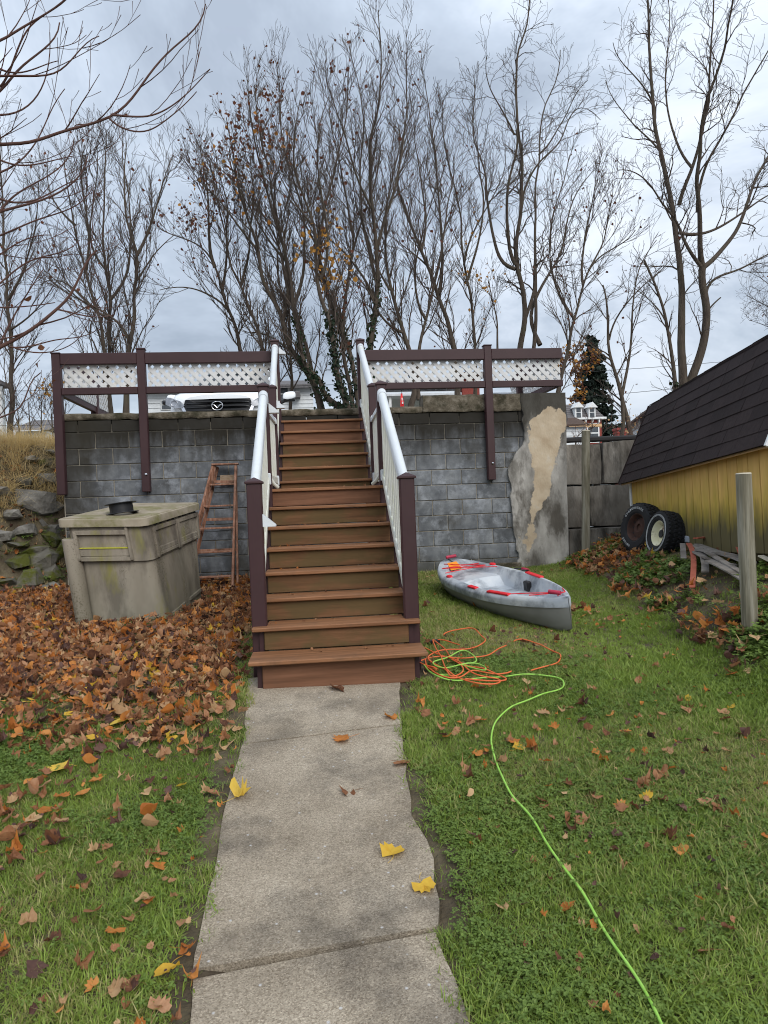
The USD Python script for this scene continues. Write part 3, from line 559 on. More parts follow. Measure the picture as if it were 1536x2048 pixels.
def fence(label, x0, x1, xm, ends, ret):
    fe = thing('lattice_fence', label, 'fence'); y = -.075
    hi, hb, lo, lb = 3.592, 3.452, 3.165, 3.078
    segs = [(x0, xm - .05), (xm + .05, x1)]
    for a, b in segs:
        part(fe, 'top_rail', cbox(((a + b) / 2, y - .005, (hi + hb) / 2), (b - a, .06, hi - hb), .006), M['brown'])
        part(fe, 'bottom_rail', cbox(((a + b) / 2, y - .005, (lo + lb) / 2), (b - a, .06, lo - lb), .006), M['brown'])
        lattice_strips(fe, (a + .02, y + .045, lo - .005), (1, 0, 0), b - a - .03, hb - lo + .01)
    def fpost(x, z0, z1, w):
        p = part(fe, 'post', cbox((x, y + .01, (z0 + z1) / 2), (w, w, z1 - z0), .006), M['brown'])
        part(p, 'cap', cbox((x, y + .01, z1 + .008), (w + .016, w + .016, .016), .004), M['brown']); return p
    pm_ = fpost(xm, 1.852, 3.63, .099)
    bo = lathe([(.0, .0), (.016, .002), (.016, .010), (.010, .014), (.0, .014)], 10); bo = (bo[0][:, [0, 2, 1]] * np.array([1, -1, 1]) + np.array([xm + .01, y - .04, 2.07]), bo[1])
    part(pm_, 'bolt', bo, M['chrome'])
    for xe in ends: fpost(xe, 1.85, 3.585, .10)
    if ret:
        xr = ret
        for za, zb in ((hi, hb), (lo, lb)): part(fe, 'side_rail', cbox((xr, 1.1, (za + zb) / 2), (.06, 2.2, za - zb), .006), M['brown'])
        lattice_strips(fe, (xr + .03, .03, lo - .005), (0, 1, 0), 2.1, hb - lo + .01)
        part(fe, 'post', cbox((xr, 1.55, 3.15), (.098, .098, .95), .006), M['brown'])
fence('brown fence rails with white lattice left of the stairs above the wall', -4.41, -1.84, -3.452, [-4.463], -4.45)
fence('brown fence rails with white lattice right of the stairs above the wall', -.655, 2.03, 1.004, [], 1.98)

# ------------------------------------------------------------------ yellow shed (gambrel roof), leaning slightly
sh = thing('yellow_shed', 'yellow wood shed with dark shingled gambrel roof and white corner trim', 'shed')
AX = np.array([.173, .983, -.052]); AX /= np.linalg.norm(AX)           # along the long wall, away from the camera
NX = np.cross(AX, (0, 0, 1.)); NX /= np.linalg.norm(NX)                 # into the shed (to the right)
UZ = np.cross(NX, AX)
O = at(1266, 1090, -.76)                                              # far foot of the visible wall
LW, HW, DW = 3.68, .80, 2.4
S = lambda a, n, u: O - AX * a + NX * n + UZ * u                        # a: metres towards the camera
RSH = np.stack([NX, -AX, UZ], 1)
def shbox(a0, a1, n0, n1, u0, u1, b=.004): return cbox(S((a0 + a1) / 2, (n0 + n1) / 2, (u0 + u1) / 2), (n1 - n0, a1 - a0, u1 - u0), b, RSH)
part(sh, 'wall_core', shbox(.02, LW - .02, .03, DW - .03, -.10, HW, .002), M['siding'])
npl = 18
for i in range(npl):
    a0 = .06 + (LW - .12) * i / npl; a1 = .06 + (LW - .12) * (i + 1) / npl
    part(sh, 'siding_board', shbox(a0 + .005, a1 - .005, 0, .018, -.04, HW + .02, .004), M['siding'])
part(sh, 'corner_trim', shbox(-.01, .055, -.012, .03, -.04, HW + .02), M['trim']); part(sh, 'corner_trim', shbox(LW - .055, LW + .01, -.012, .03, -.04, HW + .02), M['trim'])
part(sh, 'corner_trim', shbox(LW, LW + .022, .035, .12, -.04, HW + .02), M['trim'])
part(sh, 'end_wall', shbox(LW - .02, LW, .12, DW, -.06, HW + .9), M['siding'])
# roof profile (n,u): eave, break, ridge and mirrored
EV, BK, RG = np.array([-.085, HW - .015]), np.array([.345, HW + .97]), np.array([DW / 2, HW + 1.45])
OV0, OV1 = -.10, LW + .13
def roofquad(p, q, a0, a1, t):
    d = (q - p) / np.linalg.norm(q - p); nrm = np.array([-d[1], d[0]])
    pts = [p, q, q + nrm * t, p + nrm * t]
    v = np.array([S(a, *x) for a in (a0, a1) for x in pts]); return v, np.array([[0, 1, 2, 3], [4, 7, 6, 5], [0, 4, 5, 1], [1, 5, 6, 2], [2, 6, 7, 3], [3, 7, 4, 0]])
for p, q in ((EV, BK), (BK, RG), (RG, np.array([DW - .345, HW + .97])), (np.array([DW - .345, HW + .97]), np.array([DW + .085, HW - .015]))):
    part(sh, 'roof_deck', MB().add(*roofquad(p, q, OV0 + .01, OV1 - .01, .02)), M['shingle'])
rs = np.random.default_rng(11)
def shingles(p, q, rows):
    L = np.linalg.norm(q - p); d = (q - p) / L; nrm = np.array([-d[1], d[0]]); ex = L / rows
    for r in range(rows):
        a = OV0 - rs.uniform(0, .3)
        while a < OV1:
            wd = rs.choice([.30, .33, .36, .26]); a0, a1 = max(a, OV0), min(a + wd, OV1); a += wd
            if a1 - a0 < .03: continue
            b0 = p + d * (r * ex - .012); t = p + d * min(L, (r + 1) * ex + .02)
            lift = .030 + rs.uniform(-.0015, .003)
            pts = [b0 + nrm * .021, t + nrm * .021, t + nrm * .023, b0 + nrm * lift]
            v = np.array([S(aa, *x) for aa in (a0 + .002, a1 - .002) for x in pts])
            part(sh, 'shingle', (v, np.array([[0, 1, 2], [0, 2, 3], [4, 6, 5], [4, 7, 6], [0, 4, 5], [0, 5, 1], [1, 5, 6], [1, 6, 2], [2, 6, 7], [2, 7, 3], [3, 7, 4], [3, 4, 0]])), M['shingle'])
shingles(EV, BK, 8); shingles(BK, RG, 6)
part(sh, 'eave_trim', MB().add(*roofquad(EV + (.0, -.014), EV + (.018, .024), OV0, OV1, -.012)), M['wood_trim'])
part(sh, 'rake_board', MB().add(*roofquad(EV + (-.005, -.03), BK, OV1 - .015, OV1 + .012, .052)), M['trim']); part(sh, 'rake_board', MB().add(*roofquad(BK, RG, OV1 - .015, OV1 + .012, .05)), M['trim'])
part(sh, 'soffit', shbox(LW - .02, OV1 - .02, -.06, .3, HW - .03, HW - .012), M['trim'])
part(sh, 'drip_edge', MB().add(*roofquad(EV, BK, OV0 - .012, OV0 + .004, .04)), M['shingle'])

# ------------------------------------------------------------------ wooden posts in the lawn
def timber(u, vb, vt, rad, label, flat=.0):
    b = ong(u[0], vb); d = (b - CAM) @ FW
    t = CAM + ray(u[1], vt) * (d / (ray(u[1], vt) @ FW))
    t2 = np.array([t[0], t[1], t[2]]); n = 20
    a = np.linspace(0, 2 * np.pi, 25)[:-1]; rings = []
    for i in range(n + 1):
        s = i / n; c_ = b + (t2 - b) * s - np.array([0, 0, .15]) * (1 - s)
        rr = rad * (1 + .02 * math.sin(5 * s + u[0]) - .03 * s) * (1 + .05 * (meshkit.noise(np.stack([np.cos(a) * 2.5, np.sin(a) * 2.5, a * 0 + s * 1.5], -1), 9) - .5))
        rings.append(np.stack([c_[0] + rr * np.cos(a), c_[1] + rr * np.sin(a), a * 0 + c_[2]], -1))
    P = np.array(rings); k = 24; v = P.reshape(-1, 3)
    f = [[i * k + j, i * k + (j + 1) % k, (i + 1) * k + (j + 1) % k, (i + 1) * k + j] for i in range(n) for j in range(k)]
    th = thing('timber_post', label, 'post')
    part(th, 'shaft', MB().add(v, f), M['post'], smooth=50)
    top = P[-1] * 1.0; ins = top.mean(0) + (top - top.mean(0)) * .93 + (0, 0, .008)
    m = MB().add(np.vstack([top, ins, [ins.mean(0)]]), [[j, (j + 1) % k, k + (j + 1) % k] for j in range(k)] + [[j, k + (j + 1) % k, k + j] for j in range(k)] + [[k + j, k + (j + 1) % k, 2 * k] for j in range(k)])
    part(th, 'end_grain', m, M['endgrain']); return b
timber((1501, 1487), 1262, 948, .052, 'thick round weathered timber post standing in front of the yellow shed')
timber((1171, 1171.5), 1110, 862, .055, 'thinner grey weathered timber post standing beside the stuccoed pier')

# ------------------------------------------------------------------ resin storage bin, leaning on the slope
def px3(u, v, D): d = ray(u, v); return CAM + d * (D / (d @ FW))
DF, DB = 6.75, 7.95
BF = [px3(163, 1266, DF), px3(336, 1262, DF + .02)]; TF = [px3(126, 1046, DF), px3(288, 1044, DF + .02)]
BB = px3(410, 1192, DB); TB = px3(396, 1012, DB)
c000, c100, c001, c101 = BF[0], BF[1], TF[0], TF[1]
c110, c111 = BB, TB; c010, c011 = c000 + (BB - BF[1]), c001 + (TB - TF[1])
for q in (c000, c100, c010, c110): q[2] -= .02
def Q(s, t, h):
    s, t, h = (np.asarray(x, float)[..., None] for x in (s, t, h))
    lo = c000 * (1 - s) * (1 - t) + c100 * s * (1 - t) + c010 * (1 - s) * t + c110 * s * t
    hi = c001 * (1 - s) * (1 - t) + c101 * s * (1 - t) + c011 * (1 - s) * t + c111 * s * t
    return lo * (1 - h) + hi * h
def qbox(s0, s1, t0, t1, h0, h1, b=.0):
    m = trimesh.creation.box((1, 1, 1)).subdivide().subdivide(); v = np.array(m.vertices) + .5
    if b:
        w = np.array(cbox((.5, .5, .5), (1, 1, 1), b)[0]); f = cbox((.5, .5, .5), (1, 1, 1), b)[1]; v = w
    else: f = m.faces
    return Q(s0 + (s1 - s0) * v[:, 0], t0 + (t1 - t0) * v[:, 1], h0 + (h1 - h0) * v[:, 2]), f
def rprism(loop, h0, h1, taper=0.):
    """upright body over a rounded outline in the bin's own coordinates, with a rounded top edge"""
    loop = np.asarray(loop, float); c0 = loop.mean(0); n = len(loop); lv = [(h0, 1.), (h1 - .012, 1.), (h1 - .003, .996), (h1, .985)]
    v = np.vstack([Q(c0[0] + (loop[:, 0] - c0[0]) * k, c0[1] + (loop[:, 1] - c0[1]) * k, np.full(n, h)) for h, k in lv])
    f = [[r * n + i, r * n + (i + 1) % n, (r + 1) * n + (i + 1) % n, (r + 1) * n + i] for r in range(len(lv) - 1) for i in range(n)]
    m = MB().add(v, f); m.add(np.vstack([v[-n:], Q(*[np.array([x]) for x in (c0[0], c0[1], h1)])]), [[i, (i + 1) % n, n] for i in range(n)]); return m
def rloop(s0, s1, t0, t1, rs_, rt_, k=7):
    out = []
    for cx, cy, a0 in ((s1 - rs_, t0 + rt_, -90), (s1 - rs_, t1 - rt_, 0), (s0 + rs_, t1 - rt_, 90), (s0 + rs_, t0 + rt_, 180)):
        for a in np.radians(np.linspace(a0, a0 + 90, k)): out.append((cx + rs_ * math.cos(a), cy + rt_ * math.sin(a)))
    return out
bn = thing('storage_bin', 'mossy taupe resin storage bin standing among leaves left of the stairs', 'storage bin')
part(bn, 'body', rprism(rloop(.10, .985, .012, .99, .11, .08), .0, .66), M['bin'], smooth=40)
part(bn, 'upper_body', rprism(rloop(.02, 1.0, -.012, 1.0, .11, .08), .655, .975), M['bin'], smooth=40)
# left door post, a half round column
col = [(.075 + .085 * math.cos(a), .05 + .075 * math.sin(a)) for a in np.linspace(0, 2 * np.pi, 17)[:-1]]
part(bn, 'door_post', rprism([(x - .015, y - .05) for x, y in col], -.01, .86), M['bin'], smooth=40)
part(bn, 'door', qbox(-.17, -.135, .22, .75, .28, .93, .1), M['bin'])
part(bn, 'front_panel', qbox(.17, .77, -.034, .02, .66, .70, .1), M['bin']); part(bn, 'front_panel', qbox(.17, .77, -.028, .02, .70, .775, .1), M['bin'])
for s0, s1, h0, h1 in ((.13, .17, .67, .93), (.77, .80, .67, .96), (.13, .80, .895, .935)): part(bn, 'front_frame', qbox(s0, s1, -.040, .02, h0, h1, .08), M['bin'])
part(bn, 'moss_ledge', qbox(.175, .765, -.034, .005, .772, .781, .1), M['moss'])
part(bn, 'front_ledge', qbox(.22, .80, -.006, .03, .09, .135, .1), M['bin']); part(bn, 'front_ledge', qbox(.20, .84, -.014, .03, -.0, .10, .1), M['bin'])
for t0, t1 in ((.13, .50), (.56, .93)):
    part(bn, 'side_panel', qbox(.97, 1.020, t0, t1, .67, .70, .1), M['bin']); part(bn, 'side_panel', qbox(.97, 1.015, t0, t1, .70, .745, .1), M['bin'])
    for u0, u1, h0, h1 in ((t0 - .03, t0, .66, .94), (t1, t1 + .03, .66, .94), (t0, t1, .90, .94)): part(bn, 'side_frame', qbox(.97, 1.026, u0, u1, h0, h1, .08), M['bin'])
    part(bn, 'side_ledge', qbox(.95, 1.010, t0 + .04, t1 - .02, .10, .135, .1), M['bin'])
    for u0 in (t0 + .02, t0 + .10, t0 + .24, t0 + .32): part(bn, 'vent_slot', qbox(.99, 1.006, u0, u0 + .045, .944, .957, .1), M['black'])
# lid: curved on the left, plank lines on top
ll = rloop(-.06, 1.045, -.045, 1.02, .10, .08); 
lid = rprism(ll, .968, 1.036); part(bn, 'lid', lid, M['binlid'], smooth=30)
for i in range(7):
    t0 = .0 + i * .142; part(bn, 'lid_plank', qbox(-.02, 1.01, t0 + .004, t0 + .136, 1.034, 1.042, .06), M['binlid'])
# plastic reel on the lid
b0 = Q(np.array([.54]), np.array([.24]), np.array([1.043]))[0]; up = Q(np.array([.54]), np.array([.24]), np.array([1.25]))[0] - b0; up /= np.linalg.norm(up)
RR = frame(up, (0, 1, 0)); RR = np.stack([RR[:, 0], RR[:, 2], RR[:, 1]], 1)
def onlid(vf): return np.asarray(vf[0]) @ RR.T + b0, vf[1]
rl_ = thing('plastic_reel', 'empty black plastic spool lying on the storage bin lid', 'spool')
part(rl_, 'flange', onlid(lathe([(.09, .0), (.158, .0), (.160, .004), (.158, .008), (.09, .008), (.09, 0)], 40)), M['black'], smooth=40)
part(rl_, 'flange', onlid(lathe([(.10, .098), (.150, .098), (.152, .102), (.150, .106), (.10, .106), (.10, .098)], 40)), M['black'], smooth=40)
part(rl_, 'drum', onlid(lathe([(.112, .008), (.112, .10), (.104, .10), (.104, .008)], 40)), M['black'], smooth=40)

# ------------------------------------------------------------------ wooden step ladder against the wall
ld = thing('step_ladder', 'old brown wooden step ladder leaning on the wall beside the storage bin', 'step ladder')
tl, tr = at(428, 930, -.17), at(472, 930, -.17); fr_ = at(465, 1196, -.75); fl = np.array([fr_[0] - .62, fr_[1], fr_[2]])
part(ld, 'rail', bar(tl, fl, .028, .065, .004), M['ladder']); part(ld, 'rail', bar(tr, fr_, .028, .065, .004), M['ladder'])
part(ld, 'top_cap', cbox((tl + tr) / 2 + (0, .03, .01), (tr[0] - tl[0] + .06, .16, .02), .004), M['ladder'])
bl, br = tl + (.03, .10, -.02), tr + (-.01, .10, -.02); gl, gr_ = fl + (.06, .20, .02), fr_ + (.05, .18, .02)
part(ld, 'rear_leg', bar(bl, gl, .024, .045, .003), M['ladder']); part(ld, 'rear_leg', bar(br, gr_, .024, .045, .003), M['ladder'])
for v in (970, 1013, 1057, 1103, 1150):
    t = (v - 930) / (1196 - 930); t = t * 1.02
    a, b = tl + (fl - tl) * t, tr + (fr_ - tr) * t
    s = part(ld, 'step', cbox((a + b) / 2 + (0, .03, 0), (b[0] - a[0] - .02, .10, .02), .003), M['ladder'])
    part(s, 'step_rod', tube([a + (.02, .02, -.028), (a + b) / 2 + (0, .02, -.038), b + (-.02, .02, -.028)], .004, 6), M['black'])
for t in (.12, .42, .66):
    a, b = bl + (gl - bl) * t, br + (gr_ - br) * t; part(ld, 'back_slat', bar(a, b, .014, .035, .002), M['ladder'])
part(ld, 'label_plate', cbox((tl + tr) / 2 + (.02, .12, -.18), (.20, .012, .12), .002), M['paintlabel'])

# ------------------------------------------------------------------ kayak
ky = thing('kayak', 'grey sit-on kayak with red deck rigging lying on the grass', 'kayak')
K0, K1 = px3(902, 1128, 8.15), px3(1144, 1206, 5.6)
K0[2] = float(gz(K0[0], K0[1])) + .0; K1[2] = float(gz(K1[0], K1[1])) + .0
kd = (K1 - K0); KL = float(np.linalg.norm(kd)); KA = kd / KL; KR = -np.cross(KA, (0, 0, 1.)); KR /= np.linalg.norm(KR); KU = np.cross(KA, KR)
tilt = -.13; KR, KU = KR * math.cos(tilt) - KU * math.sin(tilt), KU * math.cos(tilt) + KR * math.sin(tilt)
def KP(t, x, z): t, x, z = (np.asarray(q, float)[..., None] for q in (t, x, z)); return K0 + KA * (t * KL) + KR * x + KU * z
ts = np.unique(np.r_[np.linspace(0, .12, 8), np.linspace(.12, .88, 26), np.linspace(.88, 1, 8)])
def hw(t):   # half width at the gunwale: full stern end (far), finer bow (near)
    return .355 * np.clip(1 - np.abs((t - .45) / .55) ** 2.2, 0, 1) ** np.where(t > .45, .85, .60) * np.where(t < .45, np.clip(1 - ((.45 - t) / .452) ** 3.2, 0, 1) ** .3, 1)
def gh(t): return .245 + .035 * np.clip((t - .6) / .4, 0, 1) ** 2 + .05 * np.clip((.3 - t) / .3, 0, 1) ** 2
def kz(t): return .0 + .10 * np.clip((.16 - t) / .16, 0, 1) ** 2 + .05 * np.clip((t - .93) / .07, 0, 1) ** 2
H = []
for t in ts:
    w, g, k0 = hw(t), gh(t), kz(t); w = max(w, .002)
    sec = [(w, g), (w * 1.0, g - .05), (w * .95, g * .55 + k0 * .45), (w * .80, k0 + .06), (w * .45, k0 + .012), (0, k0), (-w * .45, k0 + .012), (-w * .80, k0 + .06), (-w * .95, g * .55 + k0 * .45), (-w * 1.0, g - .05), (-w, g)]
    H.append([KP(t, x, z) for x, z in sec])
v, f = gridmesh(np.array(H)); part(ky, 'hull', MB().add(v, f), M['hull'], smooth=35)
# deck: rim, then the moulded well
def wl(t):      # half width of the well
    return np.interp(t, [0, .06, .10, .20, .30, .60, .80, .90, .95, 1], [0, 0, .10, .215, .27, .29, .22, .115, .02, 0])
def wd_(t):      # depth of the well under the gunwale
    return np.interp(t, [0, .07, .10, .30, .335, .37, .50, .55, .66, .72, .86, .93, .96, 1], [-.03, -.03, .02, .035, .04, .13, .135, .11, .15, .12, .12, .08, -.025, -.03])
D_ = []
tsd = np.unique(np.r_[ts, .09, .10, .11, .30, .32, .335, .35, .37, .50, .53, .55, .66, .69, .72, .86, .90, .93, .945, .96])
for t in tsd:
    w, g = max(hw(t), .002), gh(t); a = min(wl(t), w * .82); d = wd_(t)
    xs_ = [(w + .006 * min(1, w / .03), -.055), (w + .009 * min(1, w / .03), -.01), (w, .012), (w * .93, .026), (a + .012, .030), (a, .022), (a * .90, -d * .55), (a * .80, -d), (a * .4, -d + .012 if d > 0 else -d), (0, -d + .018 if d > 0 else -d + .005)]
    sec = xs_ + [(-x, z) for x, z in xs_[::-1][1:]]
    D_.append([KP(t, x, g + z) for x, z in sec])
v, f = gridmesh(np.array(D_)); part(ky, 'deck', MB().add(v, f[:, ::-1]), M['deck'], smooth=32)
def dk(t, fx, dz=.034): return KP(np.array(t), np.array(fx * float(hw(t))), np.array(float(gh(t)) + dz))
def cord(name, pts, r=.0045): part(ky, name, tube(np.array(pts), r, 6), M['red'])
zig = [(.06, .55), (.15, -.72), (.10, .72), (.19, -.62), (.17, .80), (.24, -.78), (.28, .80)]
cord('bungee_cord', [dk(.07, -.6), dk(.22, .66), dk(.13, -.80), dk(.165, .70)]); cord('bungee_cord', [dk(.13, -.80), dk(.29, .76)]); cord('bungee_cord', [dk(.215, -.82), dk(.22, .66)])
cord('bungee_cord', [dk(.78, -.84), dk(.925, .55), dk(.86, -.80)]); cord('bungee_cord', [dk(.86, .85), dk(.925, .75), dk(.925, .55), dk(.955, -.3)])
for t, fx in ((.225, .90), (.29, -.84)):
    c0 = dk(t, fx, .036); e = lathe([(.0, .006), (.030, .006), (.036, .0), (.036, -.008), (0, -.008)], 18); ev = np.asarray(e[0]) * np.array([.8, 1.6, 1]); part(ky, 'rod_plug', (c0 + ev[:, :1] * KR + ev[:, 1:2] * KA + ev[:, 2:] * KU, e[1]), M['red'], smooth=40)
for t0, t1, s in ((.50, .63, 1), (.52, .58, -1), (.66, .78, -1)):
    part(ky, 'foot_pad', bar(dk(t0, s * .90, .03), dk(t1, s * .90, .03), .045, .018, .005, up=KU), M['red'])
def handle(t, s, nm):
    a, b = dk(t - .025, s * .98, .02), dk(t + .025, s * .98, .02); o = KR * s * .10 + KU * -.02
    p = part(ky, 'handle', tube(spline([a, a + o * .8, b + o * .8, b], 12), .010, 6), M['black'], smooth=60)
    part(p, 'grip', tube([a + o * .84 + KA * .01, b + o * .84 - KA * .01], .019, 8), M['darkred'], smooth=60)
handle(.40, 1, '')
part(ky, 'handle', tube([dk(.975, -.5, .06), dk(.945, -.9, .075)], .018, 8), M['darkred'], smooth=60); part(ky, 'handle', tube([dk(.02, -.3, .065), dk(.02, .7, .065)], .018, 8), M['darkred'], smooth=60)
mk = MB()
for i, (dx_, hh) in enumerate(((0, .03), (.012, .018), (.022, .026), (.034, .016), (.044, .016))): mk.add(*bar(dk(.085 + dx_ * .4, .93, .004) + KU * .0, dk(.085 + dx_ * .4, .93, .004) + KU * hh, .006, .004, .001, up=KA))
part(ky, 'white_mark', mk, M['white'])
sv = np.array([dk(t, fx, float(-wd_(t)) + .026 if wd_(t) > 0 else .042) for t, fx in ((.075, -.42), (.075, .12), (.145, .05), (.145, -.45))]); part(ky, 'warning_label', MB().add(sv, [[0, 1, 2, 3]]), M['orange'])
part(ky, 'scupper_block', cbox(KP(.555, .235, float(gh(.55)) - .07), (.05, .09, .10), .01, np.stack([KR, KA, KU], 1)), M['black']); part(ky, 'scupper_block', cbox(KP(.66, -.21, float(gh(.66)) - .15), (.04, .06, .06), .01, np.stack([KR, KA, KU], 1)), M['black'])

# ------------------------------------------------------------------ two old wheels leaning on the shed
def tyre(cu, cv, D, yaw, lean, R_, Wd, rimR, mats, label, letters):
    th = thing('old_wheel', label, 'wheel'); C0 = px3(cu, cv, D)
    ax = np.array([math.sin(yaw) * math.cos(lean), -math.cos(yaw) * math.cos(lean), math.sin(lean)])       # towards the outer face
    RR = frame(ax, (0, 0, 1)); RR = np.stack([RR[:, 0], RR[:, 2], ax], 1)
    if np.linalg.det(RR) < 0: RR[:, 0] *= -1
    P = lambda vf: (np.asarray(vf[0]) @ RR.T + C0, vf[1])
    h = Wd / 2
    prof = [(rimR, -h * .8), (rimR + .02, -h * .95), (R_ * .88, -h), (R_ * .965, -h * .86), (R_, -h * .62), (R_, h * .62), (R_ * .965, h * .86), (R_ * .88, h), (rimR + .02, h * .95), (rimR, h * .8), (rimR - .012, h * .5), (rimR - .012, -h * .5), (rimR, -h * .8)]
    ty = part(th, 'tyre', P(lathe(prof, 56)), M['rubber'], smooth=30)
    tb_ = MB(); n = 34
    for i in range(n):
        for lane, (z0, sgn) in enumerate(((-h * .66, 1), (-h * .22, -1), (h * .22, 1), (h * .66, -1))):
            a = 2 * np.pi * (i + .5 * (lane % 2)) / n; Rm = np.array([[math.cos(a), -math.sin(a), 0], [math.sin(a), math.cos(a), 0], [0, 0, 1]])
            tw = .5 * sgn; Rt = np.array([[1, 0, 0], [0, math.cos(tw), -math.sin(tw)], [0, math.sin(tw), math.cos(tw)]])
            vv, ff = cbox((0, 0, 0), (.018, R_ * .135, Wd * .17), .004); vv = (vv @ Rt.T + np.array([R_ - (0 if abs(z0) < h * .5 else .006) + .003, 0, z0])) @ Rm.T; tb_.add(vv, ff)
    part(ty, 'tread_blocks', P(tb_.get()), M['rubber'])
    rp = [(rimR + .008, h * .78), (rimR - .004, h * .80), (rimR - .018, h * .6), (rimR - .03, h * .25), (rimR * .72, h * .18), (rimR * .60, h * .30), (rimR * .34, h * .42), (rimR * .26, h * .38), (rimR * .25, h * .2), (0, h * .2)]
    rm = part(th, 'rim', P(lathe(rp, 40)), M[mats], smooth=30)
    if mats == 'rustrim':
        for i in range(12):
            a = 2 * np.pi * i / 12; e = lathe([(0, .004), (.013, .004), (.014, 0)], 8); vv = np.asarray(e[0]) + np.array([rimR * .80 * math.cos(a), rimR * .80 * math.sin(a), h * .215]); part(rm, 'vent_hole', P((vv, e[1])), M['black'])
    else: 
        e = lathe([(0, .012), (rimR * .30, .012), (rimR * .31, .0)], 20); part(rm, 'hub_hole', P((np.asarray(e[0]) + np.array([0, 0, h * .40]), e[1])), M['black'])
    if letters:
        for k, (a0, a1) in enumerate(((55, 150), (215, 262))):
            lt = MB(); n_ = 11 if k == 0 else 6
            for i in range(n_):
                a = math.radians(a0 + (a1 - a0) * (i + .5) / n_); rr = R_ * .80
                for dx, dy, w_, hh in ((-.007, 0, .004, .026), (.007, 0, .004, .026), (0, .011 * (1 if i % 2 else -1), .013, .004), (0, 0, .013, .004) if i % 3 else (0, .011, .013, .004)):
                    vv, ff = cbox((dx, dy, 0), (w_, hh, .003), .0005); ca, sa = math.cos(a - np.pi / 2), math.sin(a - np.pi / 2); vv = vv @ np.array([[ca, -sa, 0], [sa, ca, 0], [0, 0, 1]]).T + np.array([rr * math.cos(a), rr * math.sin(a), h * 1.005]); lt.add(vv, ff)
            part(ty, 'raised_lettering', P(lt.get()), M['lettering'])
    else:
        for r0 in (.765, .80, .83): part(ty, 'white_line', P(lathe([(R_ * r0, h * .99), (R_ * r0, h * 1.012), (R_ * (r0 + .012), h * 1.012), (R_ * (r0 + .012), h * .99)], 48)), M['lettering'])
tyre(1283, 1056, 8.10, -1.42, .20, .275, .20, .158, 'rustrim', 'old wheel with rusty dark rim and raised white lettering leaning on shed', True)
tyre(1331, 1069, 7.45, -1.58, .20, .238, .22, .135, 'creamrim', 'old knobbly wheel with rust streaked cream rim leaning on shed', False)

# ------------------------------------------------------------------ scrap pile beside the shed: every strip lies loose
gut = [ong(u, v) + (0, 0, .13) for u, v in ((1350, 1099), (1440, 1112), (1560, 1136))]
g_ = thing('metal_gutter', 'long pale grey metal gutter lying along the foot of the yellow shed', 'gutter')
for i in range(2): part(g_, 'gutter_length', bar(gut[i] + (0, 0, .0), gut[i + 1], .09, .065, .006), M['gutter'])
part(g_, 'gutter_clip', cbox(gut[0] + (gut[1] - gut[0]) * .36, (.03, .10, .08), .003), M['slatgrey'])
def strip(px, w, mat, label, t=.012, lift=0.):
    pts = spline([ong(u, v) + (0, 0, .065 + .05 * (1 - i / len(px)) + lift) for i, (u, v, D) in enumerate(px)], 14); b = MB(); d = np.gradient(pts, axis=0); d /= np.linalg.norm(d, axis=1)[:, None]
    sd = np.cross(d, (0, 0, 1.)); sd /= np.linalg.norm(sd, axis=1)[:, None]; u_ = np.cross(sd, d)
    P = np.stack([pts - sd * w / 2, pts - sd * w / 2 + u_ * t, pts + sd * w / 2 + u_ * t, pts + sd * w / 2, pts - sd * w / 2], 1)
    v, f = gridmesh(P); b.add(v, f)
    for r in (P[0, :4], P[-1, :4]): b.add(r, [[0, 1, 2, 3]])
    solo('loose_strip', b, M[mat], label, 'strip')
strip([(1392, 1115, 6.9), (1440, 1109, 6.5), (1470, 1118, 6.1), (1494, 1152, 5.7)], .05, 'slatred', 'long red brown strip bowed over the scrap pile beside the shed', lift=.06)
strip([(1378, 1112, 6.9), (1386, 1128, 6.6), (1388, 1152, 6.1), (1385, 1195, 5.5)], .045, 'slatred', 'straight rust red strip pointing at the camera from the scrap pile')
strip([(1366, 1112, 6.9), (1368, 1138, 6.4)], .05, 'slatgrey', 'short grey plank end at the left of the scrap pile')
strip([(1393, 1116, 6.8), (1405, 1130, 6.4), (1411, 1165, 5.9)], .06, 'slatgrey', 'curved grey brown strip standing out of the ground ivy')
strip([(1395, 1114, 6.7), (1440, 1128, 6.2), (1490, 1142, 5.8)], .055, 'slatgrey', 'upper brown grey slat lying under the bowed red strip')
strip([(1410, 1128, 6.4), (1450, 1150, 6.0), (1500, 1178, 5.5)], .05, 'slatgrey', 'pale double slat slanting down behind the timber post')
strip([(1400, 1126, 6.5), (1450, 1132, 6.1), (1500, 1148, 5.7)], .11, 'slatgrey', 'broad flat grey board in the middle of the scrap pile')
strip([(1418, 1150, 6.0), (1460, 1168, 5.7), (1500, 1190, 5.4)], .07, 'slatgrey', 'lowest weathered grey board half covered by leaves')
strip([(1390, 1130, 6.4), (1430, 1146, 6.1), (1470, 1152, 5.9)], .045, 'slatgrey', 'thin grey slat beneath the broad flat board')
strip([(1522, 1142, 5.6), (1560, 1155, 5.4)], .05, 'endgrain', 'short pale wood offcut right of the timber post')

